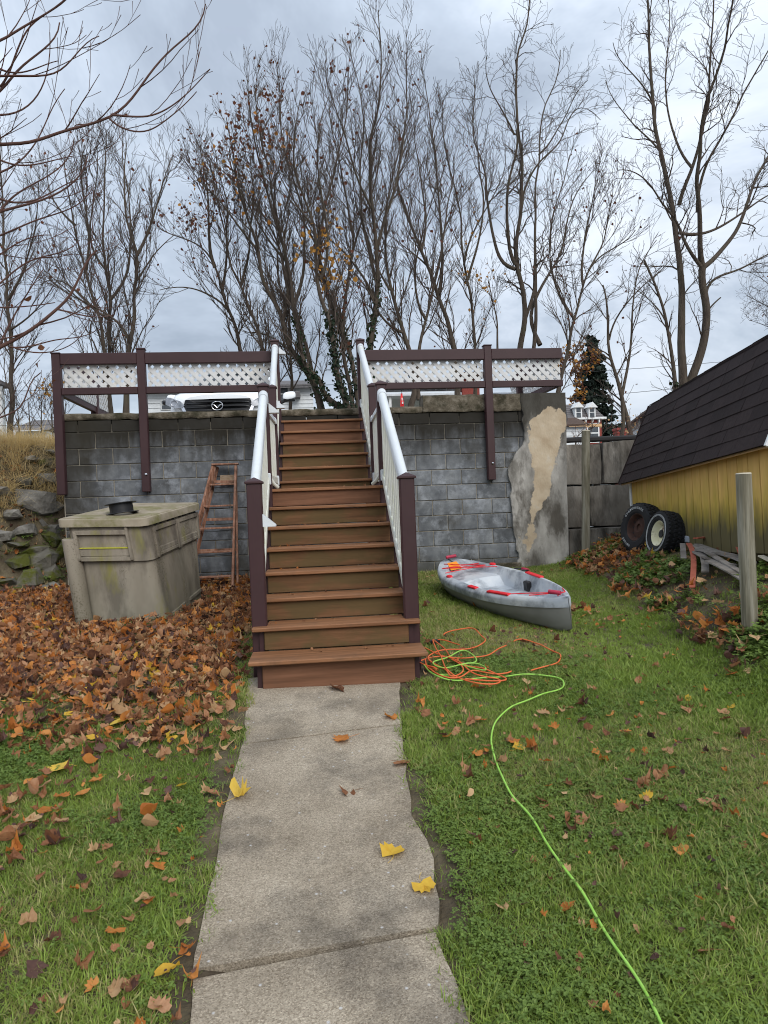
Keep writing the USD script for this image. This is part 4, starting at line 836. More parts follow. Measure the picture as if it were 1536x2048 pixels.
# ------------------------------------------------------------------ cords on the grass
def groundline(px, n, lift=.022, wob=.006, seed=0):
    lift = lift + .02; wob *= .5
    g = np.array([ong(u, v) for u, v in px]); p = spline(g, n)
    p[:, 2] = gz(p[:, 0], p[:, 1]) + lift + wob * np.sin(np.arange(n) * .35 + seed); return p
def px8(l): return [(820 + x / 3.84, 1060 + y / 3.84) for x, y in l]
oc = thing('extension_cord', 'tangled orange extension cord on the grass beside the stair foot', 'extension cord')
part(oc, 'cord', tube(groundline(px8([(260, 855), (340, 820), (450, 800), (540, 850), (580, 910), (480, 960), (380, 975), (240, 985), (150, 1020), (160, 1070), (280, 1140), (330, 1190), (390, 1160), (340, 1060), (260, 960), (180, 895), (200, 960), (260, 1080), (310, 1160), (440, 1220), (560, 1255), (680, 1240), (690, 1210), (560, 1190), (430, 1110), (300, 1040), (160, 985), (100, 955)]), 260, .03, .008), .0048, 8), M['cordorange'], smooth=60)
part(oc, 'cord', tube(groundline(px8([(215, 890), (300, 905), (380, 935)]), 20, .026), .0048, 8), M['cordorange'], smooth=60)
part(oc, 'cord', tube(groundline(px8([(190, 1110), (130, 1040), (200, 1030), (320, 1030), (420, 1040), (520, 1030), (640, 990), (740, 935)]), 70, .026), .0048, 8), M['cordorange'], smooth=60)
part(oc, 'cord', tube(groundline(px8([(120, 1050), (140, 1110), (230, 1170), (330, 1200), (400, 1180), (480, 1140), (600, 1150), (780, 1150)]), 80, .026), .0048, 8), M['cordorange'], smooth=60)
part(oc, 'cord', tube(groundline(px8([(370, 1050), (470, 1105), (590, 1135), (700, 1180), (740, 1215), (640, 1225), (430, 1220)]), 60, .03), .0048, 8), M['cordorange'], smooth=60)
part(oc, 'cord', tube(groundline(px8([(800, 900), (860, 885), (950, 905), (1060, 960), (1145, 1000), (1150, 1050), (1090, 1090), (1000, 1110), (930, 1130)]), 70, .022), .0048, 8), M['cordorange'], smooth=60)
b_ = ong(820 + 180 / 3.84, 1060 + 890 / 3.84); part(oc, 'plug', bar(b_ + (-.05, .0, .03), b_ + (.05, .0, .035), .03, .03, .006), M['black'])
b_ = ong(820 + 185 / 3.84, 1060 + 1095 / 3.84); part(oc, 'socket', bar(b_ + (-.05, .05, .03), b_ + (.02, -.05, .03), .03, .026, .006), M['cordorange'])
gc_ = thing('green_cord', 'bright lime green cord running from the orange tangle across the lawn', 'cord')
part(gc_, 'cord', tube(groundline(px8([(440, 1080), (465, 1000), (420, 985), (300, 1030), (180, 1090), (270, 1120), (400, 1100), (500, 1085), (580, 1120), (580, 1145), (480, 1120), (400, 1095)]), 90, .032), .0048, 8), M['cordgreen'], smooth=60)
part(gc_, 'cord', tube(groundline([(846, 1342), (868, 1362), (900, 1374), (950, 1374), (1000, 1369), (1045, 1364), (1090, 1365), (1118, 1372), (1126, 1388), (1100, 1400), (1050, 1418), (1010, 1440), (988, 1470), (984, 1510), (990, 1535), (1003, 1570), (1030, 1620), (1070, 1668), (1100, 1720), (1140, 1775), (1185, 1850), (1240, 1940), (1285, 2010), (1310, 2060), (1345, 2140)], 260, .024, .005), .0048, 8), M['cordgreen'], smooth=60)
part(gc_, 'plug', bar(ong(886, 1361) + (-.04, 0, .03), ong(886, 1361) + (.04, 0, .03), .026, .024, .005), M['cordgreen'])

# ------------------------------------------------------------------ white car behind the wall
car = thing('white_car', 'white hatchback car with black grille parked behind the wall', 'car')
CF = at(436, 812, 2.5); CF[2] = 2.668
cy = math.radians(4.)                                              # heading: rear swings to the right
CFW = np.array([-math.sin(cy), -math.cos(cy), 0]); CLT = np.array([CFW[1], -CFW[0], 0])   # forward; x to the viewer's left
CLT = np.array([-math.cos(cy), math.sin(cy), 0])
CB = lambda x, y, z: CF + np.asarray(x, float)[..., None] * -CLT + np.asarray(y, float)[..., None] * -CFW + np.asarray(z, float)[..., None] * np.array([0, 0, 1.])   # x right in view, y to the rear
st_ = [0, .04, .12, .30, .6, .95, 1.15, 1.6, 2.4, 3.2, 3.7, 3.95, 4.05]
hw_ = [.62, .72, .80, .85, .87, .875, .88, .88, .885, .88, .85, .78, .68]
hz_ = [.80, .86, .90, .94, .985, 1.02, 1.04, 1.02, 1.03, 1.06, 1.07, 1.02, .9]
body = []
for y, w, z in zip(st_, hw_, hz_):
    sec = [(0, .20), (-w * .9, .20), (-w, .35), (-w * 1.0, .62), (-w * .97, z - .20), (-w * .90, z - .085), (-w * .72, z - .035), (-w * .4, z - .008), (0, z)]
    sec = sec + [(-x, zz_) for x, zz_ in sec[::-1][1:]]
    body.append([CB(x, y + (.10 * (abs(x) / .88) ** 2.2 if y < .7 else 0), zz_) for x, zz_ in sec])
v, f = gridmesh(np.array(body)); m = MB().add(v, f); m.add(v[:17], [[0, i, i + 1] for i in range(1, 16)]); m.add(v[-17:], [[0, i, i + 1] for i in range(1, 16)])
part(car, 'body', m, M['carwhite'], smooth=35)
gh_ = []
for y, w, z in ((.98, .70, 1.02), (1.25, .69, 1.20), (1.75, .62, 1.45), (2.2, .60, 1.51), (3.0, .58, 1.48), (3.6, .60, 1.25), (3.9, .62, 1.06)):
    gh_.append([CB(x, y, zz_) for x, zz_ in ((-w - .12, .98), (-w, z - .07), (-w * .8, z), (w * .8, z), (w, z - .07), (w + .12, .98))])
v, f = gridmesh(np.array(gh_)); part(car, 'window_glass', MB().add(v, f), M['carglass'], smooth=35)
part(car, 'roof', MB().add(*gridmesh(np.array([[CB(x, y, z) for x in (-.46, 0, .46)] for y, z in ((1.75, 1.465), (2.2, 1.527), (3.0, 1.497), (3.5, 1.33))]))), M['carwhite'], smooth=True)
def cpanel(px, y, d, mat, nm, par=car):
    """outline in (x,z) on the nose, set proud of it"""
    pg = Polygon(px); v, f = extr(pg.segmentize(.06), .03); return part(par, nm, (CB(v[:, 0], y + .10 * (np.abs(v[:, 0]) / .88) ** 2.2 + (v[:, 1] - .6) * d - v[:, 2], v[:, 1]), f), M[mat])
gr = cpanel([(-.52, .72), (.52, .72), (.56, .60), (.44, .36), (-.44, .36), (-.56, .60)], -.012, .10, 'grille', 'grille')
for z in (.44, .51, .58, .65): cpanel([(-.5, z), (.5, z), (.5, z + .018), (-.5, z + .018)], -.03, .10, 'carblack', 'grille_bar', gr)
cpanel([(-.60, .62), (-.47, .33), (.47, .33), (.60, .62), (.57, .66), (.43, .37), (-.43, .37), (-.57, .66)], -.028, .10, 'chrome', 'grille_surround', gr)
# ring badge with a winged stroke
ang = np.linspace(0, 2 * np.pi, 33); ring = np.stack([.088 * np.cos(ang), 0 * ang, .070 * np.sin(ang) + .600], -1)
bd = MB().add(*tube(CB(ring[:, 0], ring[:, 1] - .075, ring[:, 2]), .008, 6, caps=False))
for s in (-1, 1): bd.add(*tube(CB(np.array([s * .082, s * .05, s * .022, 0]), np.full(4, -.075), np.array([.622, .617, .588, .563])), [.003, .008, .009, .009], 6))
part(gr, 'badge', bd, M['chrome'], smooth=50)
for s in (-1, 1):
    hl = cpanel([(s * .53, .63), (s * .60, .70), (s * .76, .765), (s * .84, .775), (s * .845, .66), (s * .72, .60), (s * .57, .585)], -.035, .16, 'headlamp', 'headlight')
    e = np.linspace(0, 2 * np.pi, 25); part(hl, 'lamp_ring', tube(CB(s * .70 + .052 * np.cos(e), np.full(25, .0), .672 + .052 * np.sin(e)), .006, 6, caps=False), M['chrome'])
    mm = trimesh.creation.icosphere(subdivisions=3); mv = np.array(mm.vertices); mv = np.sign(mv) * np.abs(mv) ** .7; mv = mv * np.array([.115, .06, .075]); mv[:, 2] += .012 * mv[:, 0] * s / .1
    mi = part(car, 'mirror', (CB(mv[:, 0] + (1.07 if s > 0 else -.99), mv[:, 1] + 1.25, mv[:, 2] + .93), mm.faces), M['carwhite'], smooth=True)
    part(mi, 'mirror_base', MB().add(*tube(CB(np.array([s * .84, s * .92, s * 1.02]), np.array([1.3, 1.28, 1.25]), np.array([.80, .82, .86])), [.05, .035, .03], 8)).add(*tube(CB(np.array([s * .97, s * 1.17]), np.array([1.25, 1.25]), np.array([.865, .875])), .045, 8)), M['carblack'], smooth=50)
    part(car, 'pillar', tube(CB(np.array([s * .80, s * .66]), np.array([1.02, 1.72]), np.array([1.03, 1.46])), .035, 6), M['carwhite'])
    for y in (.75, 3.2):
        wv, wf = lathe([(0, .0), (.20, .02), (.22, 0), (.30, .01), (.315, -.03), (.315, -.17), (.3, -.2)], 28); c_ = CB(np.array([s * .87]), np.array([y]), np.array([.315]))[0]
        wv = np.asarray(wv); w3 = CB(wv[:, 2] * s, wv[:, 0], wv[:, 1]) - CF + c_; wh = part(car, 'wheel', (w3, wf), M['rubber'], smooth=40)
# dark car further right, only its roof shows
dc = thing('black_car', 'black car parked behind the higher wall cap on the right', 'car')
DP = at(1006, 786, 7.0); DP[2] = 2.668
bb = []
for y, w, z in ((-2.1, .55, .75), (-1.9, .8, .95), (-1.0, .86, 1.02), (1.6, .86, 1.05), (2.0, .8, 1.0), (2.1, .6, .8)): bb.append([DP + (x * w, y, zz_) for x, zz_ in ((-.9, .25), (-1, .55), (-.96, z - .12), (-.7, z), (.7, z), (.96, z - .12), (1, .55), (.9, .25))])
v, f = gridmesh(np.array(bb)); part(dc, 'body', MB().add(v, f).add(v[:8], [[0, i, i + 1] for i in range(1, 7)]).add(v[-8:], [[0, i, i + 1] for i in range(1, 7)]), M['carblack'], smooth=40)
bb = []
for y, w, z in ((-1.05, .74, 1.0), (-.62, .62, 1.30), (-.2, .58, 1.40), (.75, .57, 1.41), (1.15, .60, 1.33), (1.8, .70, 1.02)): bb.append([DP + (x * w, y, zz_) for x, zz_ in ((-1.12, .95), (-1, z - .10), (-.8, z), (.8, z), (1, z - .10), (1.12, .95))])
v, f = gridmesh(np.array(bb)); part(dc, 'roof', MB().add(v, f), M['carblack'], smooth=40)
for y in (-1.35, 1.3):
    for s in (-1, 1):
        wv, wf = lathe([(0, .0), (.2, .02), (.30, .01), (.315, -.03), (.315, -.17)], 24); wv = np.asarray(wv); part(dc, 'wheel', (np.stack([s * (wv[:, 2] + .84), wv[:, 0], wv[:, 1]], 1) + DP + (0, y, .315), wf), M['rubber'], smooth=40)

# ------------------------------------------------------------------ houses beyond
def plane_box(par, name, X0, X1, Y0, Y1, Z0, Z1, mat): return part(par, name, cbox(((X0 + X1) / 2, (Y0 + Y1) / 2, (Z0 + Z1) / 2), (X1 - X0, Y1 - Y0, Z1 - Z0), .01), M[mat])
def clap_wall(par, X0, X1, Y, Z0, Z1, h, mat, depth=.3):
    n = max(1, int(round((Z1 - Z0) / h))); 
    plane_box(par, 'wall', X0, X1, Y + .03, Y + depth, Z0, Z1, mat)
    for i in range(n):
        z0 = Z0 + (Z1 - Z0) * i / n; z1 = Z0 + (Z1 - Z0) * (i + 1) / n
        v = np.array([[x, y, z] for x in (X0, X1) for y, z in ((Y - .012, z0 + .003), (Y + .028, z0 + .003), (Y + .028, z1), (Y + .018, z1))])
        part(par, 'clapboard', (v, np.array([[0, 2, 1], [0, 3, 2], [4, 5, 6], [4, 6, 7], [0, 1, 5], [0, 5, 4], [3, 7, 6], [3, 6, 2], [0, 4, 7], [0, 7, 3]])), M[mat])
def win(par, X, Y, Z, w, h, frame_='trim'):
    fr = plane_box(par, 'window', X - w / 2, X + w / 2, Y - .05, Y, Z - h / 2, Z + h / 2, frame_)
    for k in (-1, 1): part(fr, 'pane', cbox((X, Y - .052, Z + k * h * .225), (w * .78, .02, h * .38), .004), M['pane'])
    return fr
def pxat(u, v, Y): return at(u, v, Y)
# A: white clapboard house seen in the stair gap
YA = 22.
h1 = thing('clapboard_house', 'white clapboard house with grey roof seen above the top of the stairs', 'house')
a, b = pxat(470, 812, YA), pxat(627, 812, YA); zt = float(pxat(580, 776, YA)[2]); zr = float(pxat(580, 760, YA)[2])
clap_wall(h1, a[0], b[0], YA, 2.6, zt, .17, 'clap', 6)
part(h1, 'roof', MB().add(np.array([[x, y, z] for x in (a[0] - .3, b[0] + .1) for y, z in ((YA - .35, zt - .05), (YA + 3, zr + .35), (YA + 6.3, zt - .05), (YA + 6.3, zt + .08), (YA + 3, zr + .5), (YA - .35, zt + .10))]), [[0, 1, 4, 5], [1, 2, 3, 4], [6, 11, 10, 7], [7, 10, 9, 8], [5, 4, 10, 11], [4, 3, 9, 10], [0, 5, 11, 6], [0, 6, 7, 1], [1, 7, 8, 2]]), M['roofgrey'])
win(h1, float(pxat(566, 790, YA)[0]), YA, float(pxat(566, 788, YA)[2]), .55, .7)
g = pxat(590, 792, YA); part(h1, 'window_awning', cbox((g[0], YA - .25, g[2]), (.45, .5, .28), .02), M['roofgrey'])
# B: white building behind the car
YB = 20.
h2 = thing('white_garage', 'white building with small window behind the white car', 'building')
a, b = pxat(296, 820, YB), pxat(420, 820, YB); zt = float(pxat(350, 786, YB)[2])
clap_wall(h2, a[0], b[0], YB, 2.6, zt, .2, 'clap', 5)
win(h2, float(pxat(333, 811, YB)[0]), YB, float(pxat(333, 810, YB)[2]), .45, .4)
part(h2, 'roof', cbox(((a[0] + b[0]) / 2, YB + 2.4, zt + .06), (b[0] - a[0] + .5, 5.6, .12), .02), M['roofpale'])
# C: long white house with porch on the right of the stairs
YC = 24.
h3 = thing('porch_house', 'long white house with pale roof and shaded porch behind right fence', 'house')
a, b = pxat(745, 815, YC), pxat(920, 815, YC); zt = float(pxat(840, 779, YC)[2]); zp = float(pxat(800, 789, YC)[2])
clap_wall(h3, a[0], b[0], YC, zp, zt, .16, 'clap', 6); clap_wall(h3, a[0] + .1, b[0] - .5, YC + 1.6, 2.6, zp - .002, .16, 'clapgreen', 4)
part(h3, 'porch_roof', MB().add(np.array([[x, y, z] for x in (a[0] - .2, b[0] - .2) for y, z in ((YC - 1.2, zp - .14), (YC + .04, zp + .16), (YC + .04, zp + .06), (YC - 1.2, zp - .24))]), [[0, 1, 2, 3], [4, 7, 6, 5], [0, 4, 5, 1], [3, 2, 6, 7], [0, 3, 7, 4]]), M['roofpale'])
for u in (780, 870): q = pxat(u, 800, YC - 1); part(h3, 'porch_post', cbox((q[0], YC - 1, (2.6 + zp) / 2 - .1), (.12, .12, zp - 2.6 - .1), .01), M['trim'])
q = pxat(801, 808, YC + 1.5); part(h3, 'door', cbox((q[0], YC + 1.57, 2.6 + .6), (.7, .08, 1.6), .01), M['pane'])
win(h3, float(pxat(882, 779, YC)[0]), YC - .02, zt - .05, .6, .5)
part(h3, 'roof', MB().add(np.array([[x, y, z] for x in (a[0] - .3, b[0] + .2) for y, z in ((YC - .4, zt - .02), (YC + 3, zt + .9), (YC + 6.4, zt - .02), (YC + 3, zt + 1.05), (YC - .4, zt + .12))]), [[0, 1, 3, 4], [5, 9, 8, 6], [4, 3, 8, 9], [1, 2, 7, 6], [0, 4, 9, 5]]), M['roofgrey'])
fl_ = thing('red_flag', 'small red and white flag hanging on the porch right of the stairs', 'flag'); q = pxat(804, 798, YC - 2)
v = np.array([[q[0] + x, YC - 2 + .04 * math.sin(9 * z + 4 * x), q[2] + z] for z in np.linspace(-.33, .26, 9) for x in np.linspace(-.03 - .06, .03 + .04, 5)])
v[:, 0] = q[0] + (v[:, 0] - q[0]) * np.interp(v[:, 2] - q[2], [-.33, .26], [1.1, .45])
part(fl_, 'cloth', MB().add(*gridmesh(v.reshape(9, 5, 3))), M['flag'], smooth=True); part(fl_, 'pole', tube([q + (0, .0, .26), q + (0, .0, .62)], .012, 6), M['black'])
for dx, dz, w_, hh in ((.0, -.02, .05, .12), (.01, -.18, .06, .10)): part(fl_, 'white_stripe', cbox((q[0] + dx, YC - 2.06, q[2] + dz), (w_, .01, hh), .002), M['trim'])
# D: brick building sliver
YD = 26.
h4 = thing('brick_building', 'red brick house wall glimpsed between the trees above the higher cap', 'building')
a, b = pxat(925, 800, YD), pxat(960, 800, YD); zt = float(pxat(940, 774, YD)[2]); plane_box(h4, 'wall', a[0], b[0], YD, YD + 4, 2.6, zt + .5, 'brick'); part(h4, 'roof', cbox(((a[0] + b[0]) / 2, YD + 2, zt + .6), (b[0] - a[0] + .6, 4.8, .2), .02), M['roofbrown'])
# E: brick Victorian with mansard and dormers
YE = 42.
h5 = thing('mansard_house', 'red brick Victorian house with slate mansard roof and white dormers', 'house')
a, b = pxat(1110, 850, YE), pxat(1203, 850, YE); zc = float(pxat(1170, 837, YE)[2]); zt = float(pxat(1170, 808, YE)[2]); ztop = zt
plane_box(h5, 'wall', a[0], b[0], YE, YE + 7, 2.6, zc - .15, 'brick')
part(h5, 'cornice', cbox(((a[0] + b[0]) / 2, YE + 3.5, zc - .02), (b[0] - a[0] + .6, 7.6, .16), .02), M['trim'])
for i in range(7): x = a[0] + .25 + (b[0] - a[0] - .5) * i / 6; part(h5, 'cornice_bracket', cbox((x, YE - .12, zc - .22), (.10, .24, .26), .02), M['trim'])
bx0, bx1 = a[0] - .2, b[0] + .2
for i in range(7):                                                   # slate courses
    t0, t1 = i / 7, (i + 1) / 7; z0, z1 = zc + .06 + (zt - zc) * t0, zc + .06 + (zt - zc) * t1; i0, i1 = .75 * t0, .75 * t1
    v = np.array([[bx0 + i0, YE - .2 + i0, z0], [bx1 - i0, YE - .2 + i0, z0], [bx1 - i0, YE + 7.2 - i0, z0], [bx0 + i0, YE + 7.2 - i0, z0], [bx0 + i1 + .03, YE - .17 + i1, z1], [bx1 - i1 - .03, YE - .17 + i1, z1], [bx1 - i1 - .03, YE + 7.17 - i1, z1], [bx0 + i1 + .03, YE + 7.17 - i1, z1]])
    part(h5, 'slate_course', MB().add(v, [[0, 1, 5, 4], [1, 2, 6, 5], [2, 3, 7, 6], [3, 0, 4, 7], [4, 5, 6, 7]]), M['roofgrey'])
for u in (1154, 1181):
    q = pxat(u, 825, YE); w_, z0, z1 = .40, zc + .12, float(pxat(u, 812, YE)[2])
    dm = part(h5, 'dormer', cbox((q[0], YE + .2, (z0 + z1) / 2 - .1), (w_ * 1.4, 1.0, z1 - z0 - .1), .02), M['trim'])
    v = np.array([[q[0] + dx, y, z] for y in (YE - .45, YE + .8) for dx, z in ((-.40, z1 - .16), (.40, z1 - .16), (0, z1 + .26))]); part(dm, 'gable', MB().add(v, [[0, 1, 2], [3, 5, 4]]).add(v, [[0, 2, 5, 3], [1, 4, 5, 2], [0, 3, 4, 1]]), M['trim'])
    for k in (-1, 1): part(dm, 'pane', cbox((q[0], YE - .31, (z0 + z1) / 2 - .1 + k * .21), (w_ * .85, .03, .36), .01), M['pane'])
win(h5, float(pxat(1186, 868, YE)[0]), YE, float(pxat(1186, 866, YE)[2]), 1.0, 1.5); part(h5, 'belt_course', cbox(((a[0] + b[0]) / 2, YE - .04, float(pxat(1190, 851, YE)[2])), (b[0] - a[0], .1, .22), .02), M['wood_trim'])
# F: low white shed with brown roof in front of it
YF = 26.
h6 = thing('low_white_shed', 'low white shed with sagging brown roof right of the stuccoed pier', 'shed')
a, b = pxat(1122, 860, YF), pxat(1172, 860, YF); z0 = float(pxat(1150, 853, YF)[2]); z1 = float(pxat(1150, 833, YF)[2])
clap_wall(h6, a[0], b[0], YF, 2.3, z0, .25, 'clap', 3)
part(h6, 'roof', MB().add(np.array([[x, y, z] for x in (a[0] - .3, b[0] + .12) for y, z in ((YF - .25, z0), (YF + 1.6, z1 + .05), (YF + 3.4, z0), (YF + 1.6, z1 + .13), (YF - .25, z0 + .09))]), [[0, 1, 3, 4], [5, 9, 8, 6], [4, 3, 8, 9], [1, 2, 7, 6], [2, 1, 3, 2], [0, 4, 9, 5]]), M['roofbrown'])
# G: white house with maroon roof, long wall running away
h7 = thing('maroon_roof_house', 'white clapboard house with maroon metal roof behind the yellow shed', 'house')
Yn, Yf = 17., 30.
e0, e1 = pxat(1392, 800, Yn), pxat(1252, 846, Yf); r0_, r1_ = pxat(1352, 786, Yn), pxat(1256, 832, Yf)
E0, E1 = np.array([pxat(1350, 794, Yn)[0], Yn, pxat(1350, 794, Yn)[2]]), np.array([pxat(1256, 845, Yf)[0], Yf, pxat(1256, 845, Yf)[2]])
dz = (E1[2] - E0[2]); E1[2] = E0[2] = (E0[2] + E1[2]) / 2
d_ = (E1 - E0) / np.linalg.norm(E1 - E0); n_ = np.array([d_[1], -d_[0], 0])
nc = 14
zb_ = 2.3
part(h7, 'wall', MB().add(np.array([p + n_ * k + (0, 0, z) for p in (E0, E1) for k in (.05, 4.) for z in (0, zb_ - E0[2])]), [[0, 1, 5, 4], [2, 6, 7, 3], [0, 2, 3, 1], [4, 5, 7, 6]]), M['clap'])
for i in range(nc):
    z0 = zb_ + (E0[2] - zb_) * i / nc; z1 = zb_ + (E0[2] - zb_) * (i + 1) / nc
    P = lambda p, k, z: np.array([p[0], p[1], z]) + n_ * k
    v = np.array([P(p, k, z) for p in (E0, E1) for k, z in ((-.02, z0 + .004), (.045, z0 + .004), (.045, z1), (.02, z1))]); part(h7, 'clapboard', MB().add(v, [[0, 3, 7, 4], [0, 4, 5, 1], [0, 1, 2, 3], [4, 7, 6, 5]]), M['clap'])
rr = n_ * 2.2 + np.array([0, 0, 1.25]); nr = 12; A0, A1 = E0 - d_ * .4 - n_ * .45 - (0, 0, .22), E1 + d_ * .4 - n_ * .45 - (0, 0, .22)
for i in range(nr):
    p0, p1 = A0 + (A1 - A0) * i / nr, A0 + (A1 - A0) * (i + 1) / nr; up_ = n_ * 2.65 + np.array([0, 0, .85])
    v = np.array([p0, p1 - (p1 - p0) * .02, p1 - (p1 - p0) * .02 + up_, p0 + up_]); part(h7, 'roof_panel', MB().add(np.vstack([v, v + (0, 0, .05)]), [[4, 5, 6, 7], [0, 3, 2, 1], [0, 1, 5, 4], [1, 2, 6, 5], [3, 0, 4, 7]]), M['roofmaroon'])
part(h7, 'far_roof_slope', MB().add(np.array([A0 + up_, A1 + up_, A1 + up_ + n_ * 2.65 - (0, 0, .85), A0 + up_ + n_ * 2.65 - (0, 0, .85)]), [[0, 1, 2, 3]]), M['roofmaroon'])
part(h7, 'gutter', bar(A0 - (0, 0, .03), A1 - (0, 0, .03), .1, .1, .01), M['roofbrown'])
wd0 = E0 + d_ * 8.; part(h7, 'door', MB().add(*bar(wd0 + n_ * -.03 + (0, 0, -.5), wd0 + d_ * .7 + n_ * -.03 + (0, 0, -.5), .05, 1.3, .01)), M['pane'])
# H: brick chimney stack beyond
q = pxat(1240, 835, 34.); solo('brick_chimney', MB().add(*cbox((q[0], 34, 3.9), (.7, .6, 3.6), .02)).add(*cbox((q[0], 34, 5.72), (.82, .72, .16), .02)).add(*cbox((q[0], 34, 5.5), (.76, .66, .1), .02)), M['brick'], 'weathered brick chimney behind the forked tree right of the pier', 'chimney')
# I: far grey roof on the left behind brush, and a cream wall corner at the frame edge
YI = 30.
h8 = thing('grey_roof_house', 'house with grey roof half hidden by brush left of the block wall', 'house')
a, b = pxat(20, 880, YI), pxat(105, 880, YI); z0 = float(pxat(60, 862, YI)[2]); z1 = float(pxat(60, 826, YI)[2])
plane_box(h8, 'wall', a[0] + .3, b[0] - .3, YI, YI + 6, 1.5, z0, 'clapgreen')
part(h8, 'roof', MB().add(np.array([[a[0], YI - .4, z0], [b[0], YI - .4, z0], [b[0] - .2, YI + 3, z1], [a[0] + .2, YI + 3, z1], [a[0], YI + 6.4, z0], [b[0], YI + 6.4, z0]]), [[0, 1, 2, 3], [3, 2, 5, 4]]), M['roofgrey'])
h9 = thing('cream_house', 'cream house corner at the left edge above the dry grass', 'house')
a, b = pxat(-120, 860, 14.), pxat(8, 860, 14.); zt = float(pxat(0, 772, 14.)[2]); clap_wall(h9, a[0], b[0] - .08, 14., 2.3, zt, .18, 'clapgreen', .4); part(h9, 'corner_trim', cbox((b[0] - .04, 13.98, (2.3 + zt) / 2), (.09, .14, zt - 2.3), .01), M['trim'])
part(h9, 'roof', cbox(((a[0] + b[0]) / 2, 14.2, zt + .08), (b[0] - a[0] + .1, .8, .14), .02), M['roofgrey'])
for k, (p, q) in enumerate((((70, 829), (500, 812)), ((300, 757), (760, 744)))):
    P0, P1 = pxat(p[0] - 400, p[1] + 25, 13.), pxat(q[0] + 900, q[1] - 40, 13.); mid = (P0 + P1) / 2 - (0, 0, .35)
    solo('overhead_wire', tube(spline([P0, mid, P1], 30), .008, 5), M['black'], ('lower thin overhead wire crossing behind the left fence', 'upper thin overhead wire crossing behind the trees')[k], 'wire')

# ------------------------------------------------------------------ bare trees
class Tree:
    def __init__(s, seed): s.rng = np.random.default_rng(seed); s.tr = {}; s.tw = {}; s.tips = []; s.limbs = []
    def put(s, d, pts, r): d.setdefault(len(pts), []).append((pts, r))
    def mesh(s, d, k):
        b = MB()
        for n, l in d.items(): b.add(*tubes(np.array([x[0] for x in l]), np.array([x[1] for x in l]), k))
        return b
def growtree(T, limb, rad, lev, S):
    rng = T.rng
    seg = np.linalg.norm(np.diff(limb, axis=0), axis=1); cum = np.r_[0, np.cumsum(seg)]; L = cum[-1]
    n = int(L * S['dens'][lev] * rng.uniform(.8, 1.2)) + (1 if lev else 0)
    t0 = S['t0'] if lev == 0 else .12
    up = np.array([0, 0, 1.])
    for i in range(n):
        t = t0 + (1 - t0) * (i + rng.uniform(0, 1)) / n; x = t * L
        j = min(int(np.searchsorted(cum, x)) - 1, len(seg) - 1); j = max(j, 0); fr = (x - cum[j]) / max(seg[j], 1e-6)
        p = limb[j] + (limb[j + 1] - limb[j]) * fr; d = (limb[j + 1] - limb[j]) / max(seg[j], 1e-6); r = rad[j] + (rad[j + 1] - rad[j]) * fr
        a = math.radians(rng.uniform(*S['ang'])); q = rng.normal(size=3); q -= d * (q @ d); q /= np.linalg.norm(q)
        v = d * math.cos(a) + q * math.sin(a); v += up * S['up']; v /= np.linalg.norm(v)
        Lc = S['len'][lev] * rng.uniform(.55, 1.2) * (1 - S['fall'] * t)
        m = S['n'][lev]; pts = [p]; st = Lc / (m - 1)
        for k in range(m - 1):
            pts.append(pts[-1] + v * st); v = v + up * S['curve'] + rng.normal(size=3) * S['jit']; v /= np.linalg.norm(v)
        pts = np.array(pts); rc = min(r * .62, S['rmax'][lev]); rr = np.linspace(rc, S['tip'], m)
        T.put(T.tr if lev == 0 and S.get('l0trunk') else T.tw, pts, rr)
        if lev + 1 < len(S['len']): growtree(T, pts, rr, lev + 1, S)
        if lev >= len(S['len']) - 2: T.tips.append(pts[-1]); T.tips.append(pts[m // 2])
MAPLE = dict(dens=(2.8, 4.7, 5.2), len=(2.4, 1.0, .45), n=(6, 4, 3), rmax=(.024, .0105, .0065), tip=.0048, t0=.22, ang=(18, 48), up=.28, curve=.08, jit=.13, fall=.72)
LOCUST = dict(dens=(2.0, 3.9, 4.4), len=(2.1, .9, .40), n=(7, 5, 3), rmax=(.028, .013, .0075), tip=.0052, t0=.33, ang=(30, 65), up=.16, curve=.05, jit=.24, fall=.62)
SHRUB = dict(dens=(2.4, 3.6, 3.), len=(1.3, .6, .3), n=(5, 4, 3), rmax=(.025, .012, .007), tip=.005, t0=.2, ang=(20, 55), up=.15, curve=.06, jit=.14, fall=.4)
def leafquads(rng, pts, size, droop=.6):
    pts = np.asarray(pts); n = len(pts); a = rng.uniform(0, 2 * np.pi, n); e = rng.uniform(-1.2, .4, n); s = size * rng.uniform(.6, 1.25, n)
    d = np.stack([np.cos(a) * np.cos(e), np.sin(a) * np.cos(e), np.sin(e)], 1); q = rng.normal(size=(n, 3)); w = np.cross(d, q); w /= np.linalg.norm(w, axis=1)[:, None]; nn = np.cross(w, d)
    P = lambda u, v, z: pts + d * (u * s)[:, None] + w * (v * s)[:, None] + nn * (z * s)[:, None]
    V = np.stack([P(0, 0, 0), P(.45, .5, .12), P(.55, 0, -.08), P(.45, -.5, .12), P(1.05, .05, -.2), P(.8, .42, .0), P(.8, -.42, .0)], 1).reshape(-1, 3)
    f = np.array([[0, 2, 1], [0, 3, 2], [2, 4, 5], [2, 6, 4], [1, 2, 5], [3, 6, 2]])
    return V, (f[None] + (np.arange(n) * 7)[:, None, None]).reshape(-1, 3)
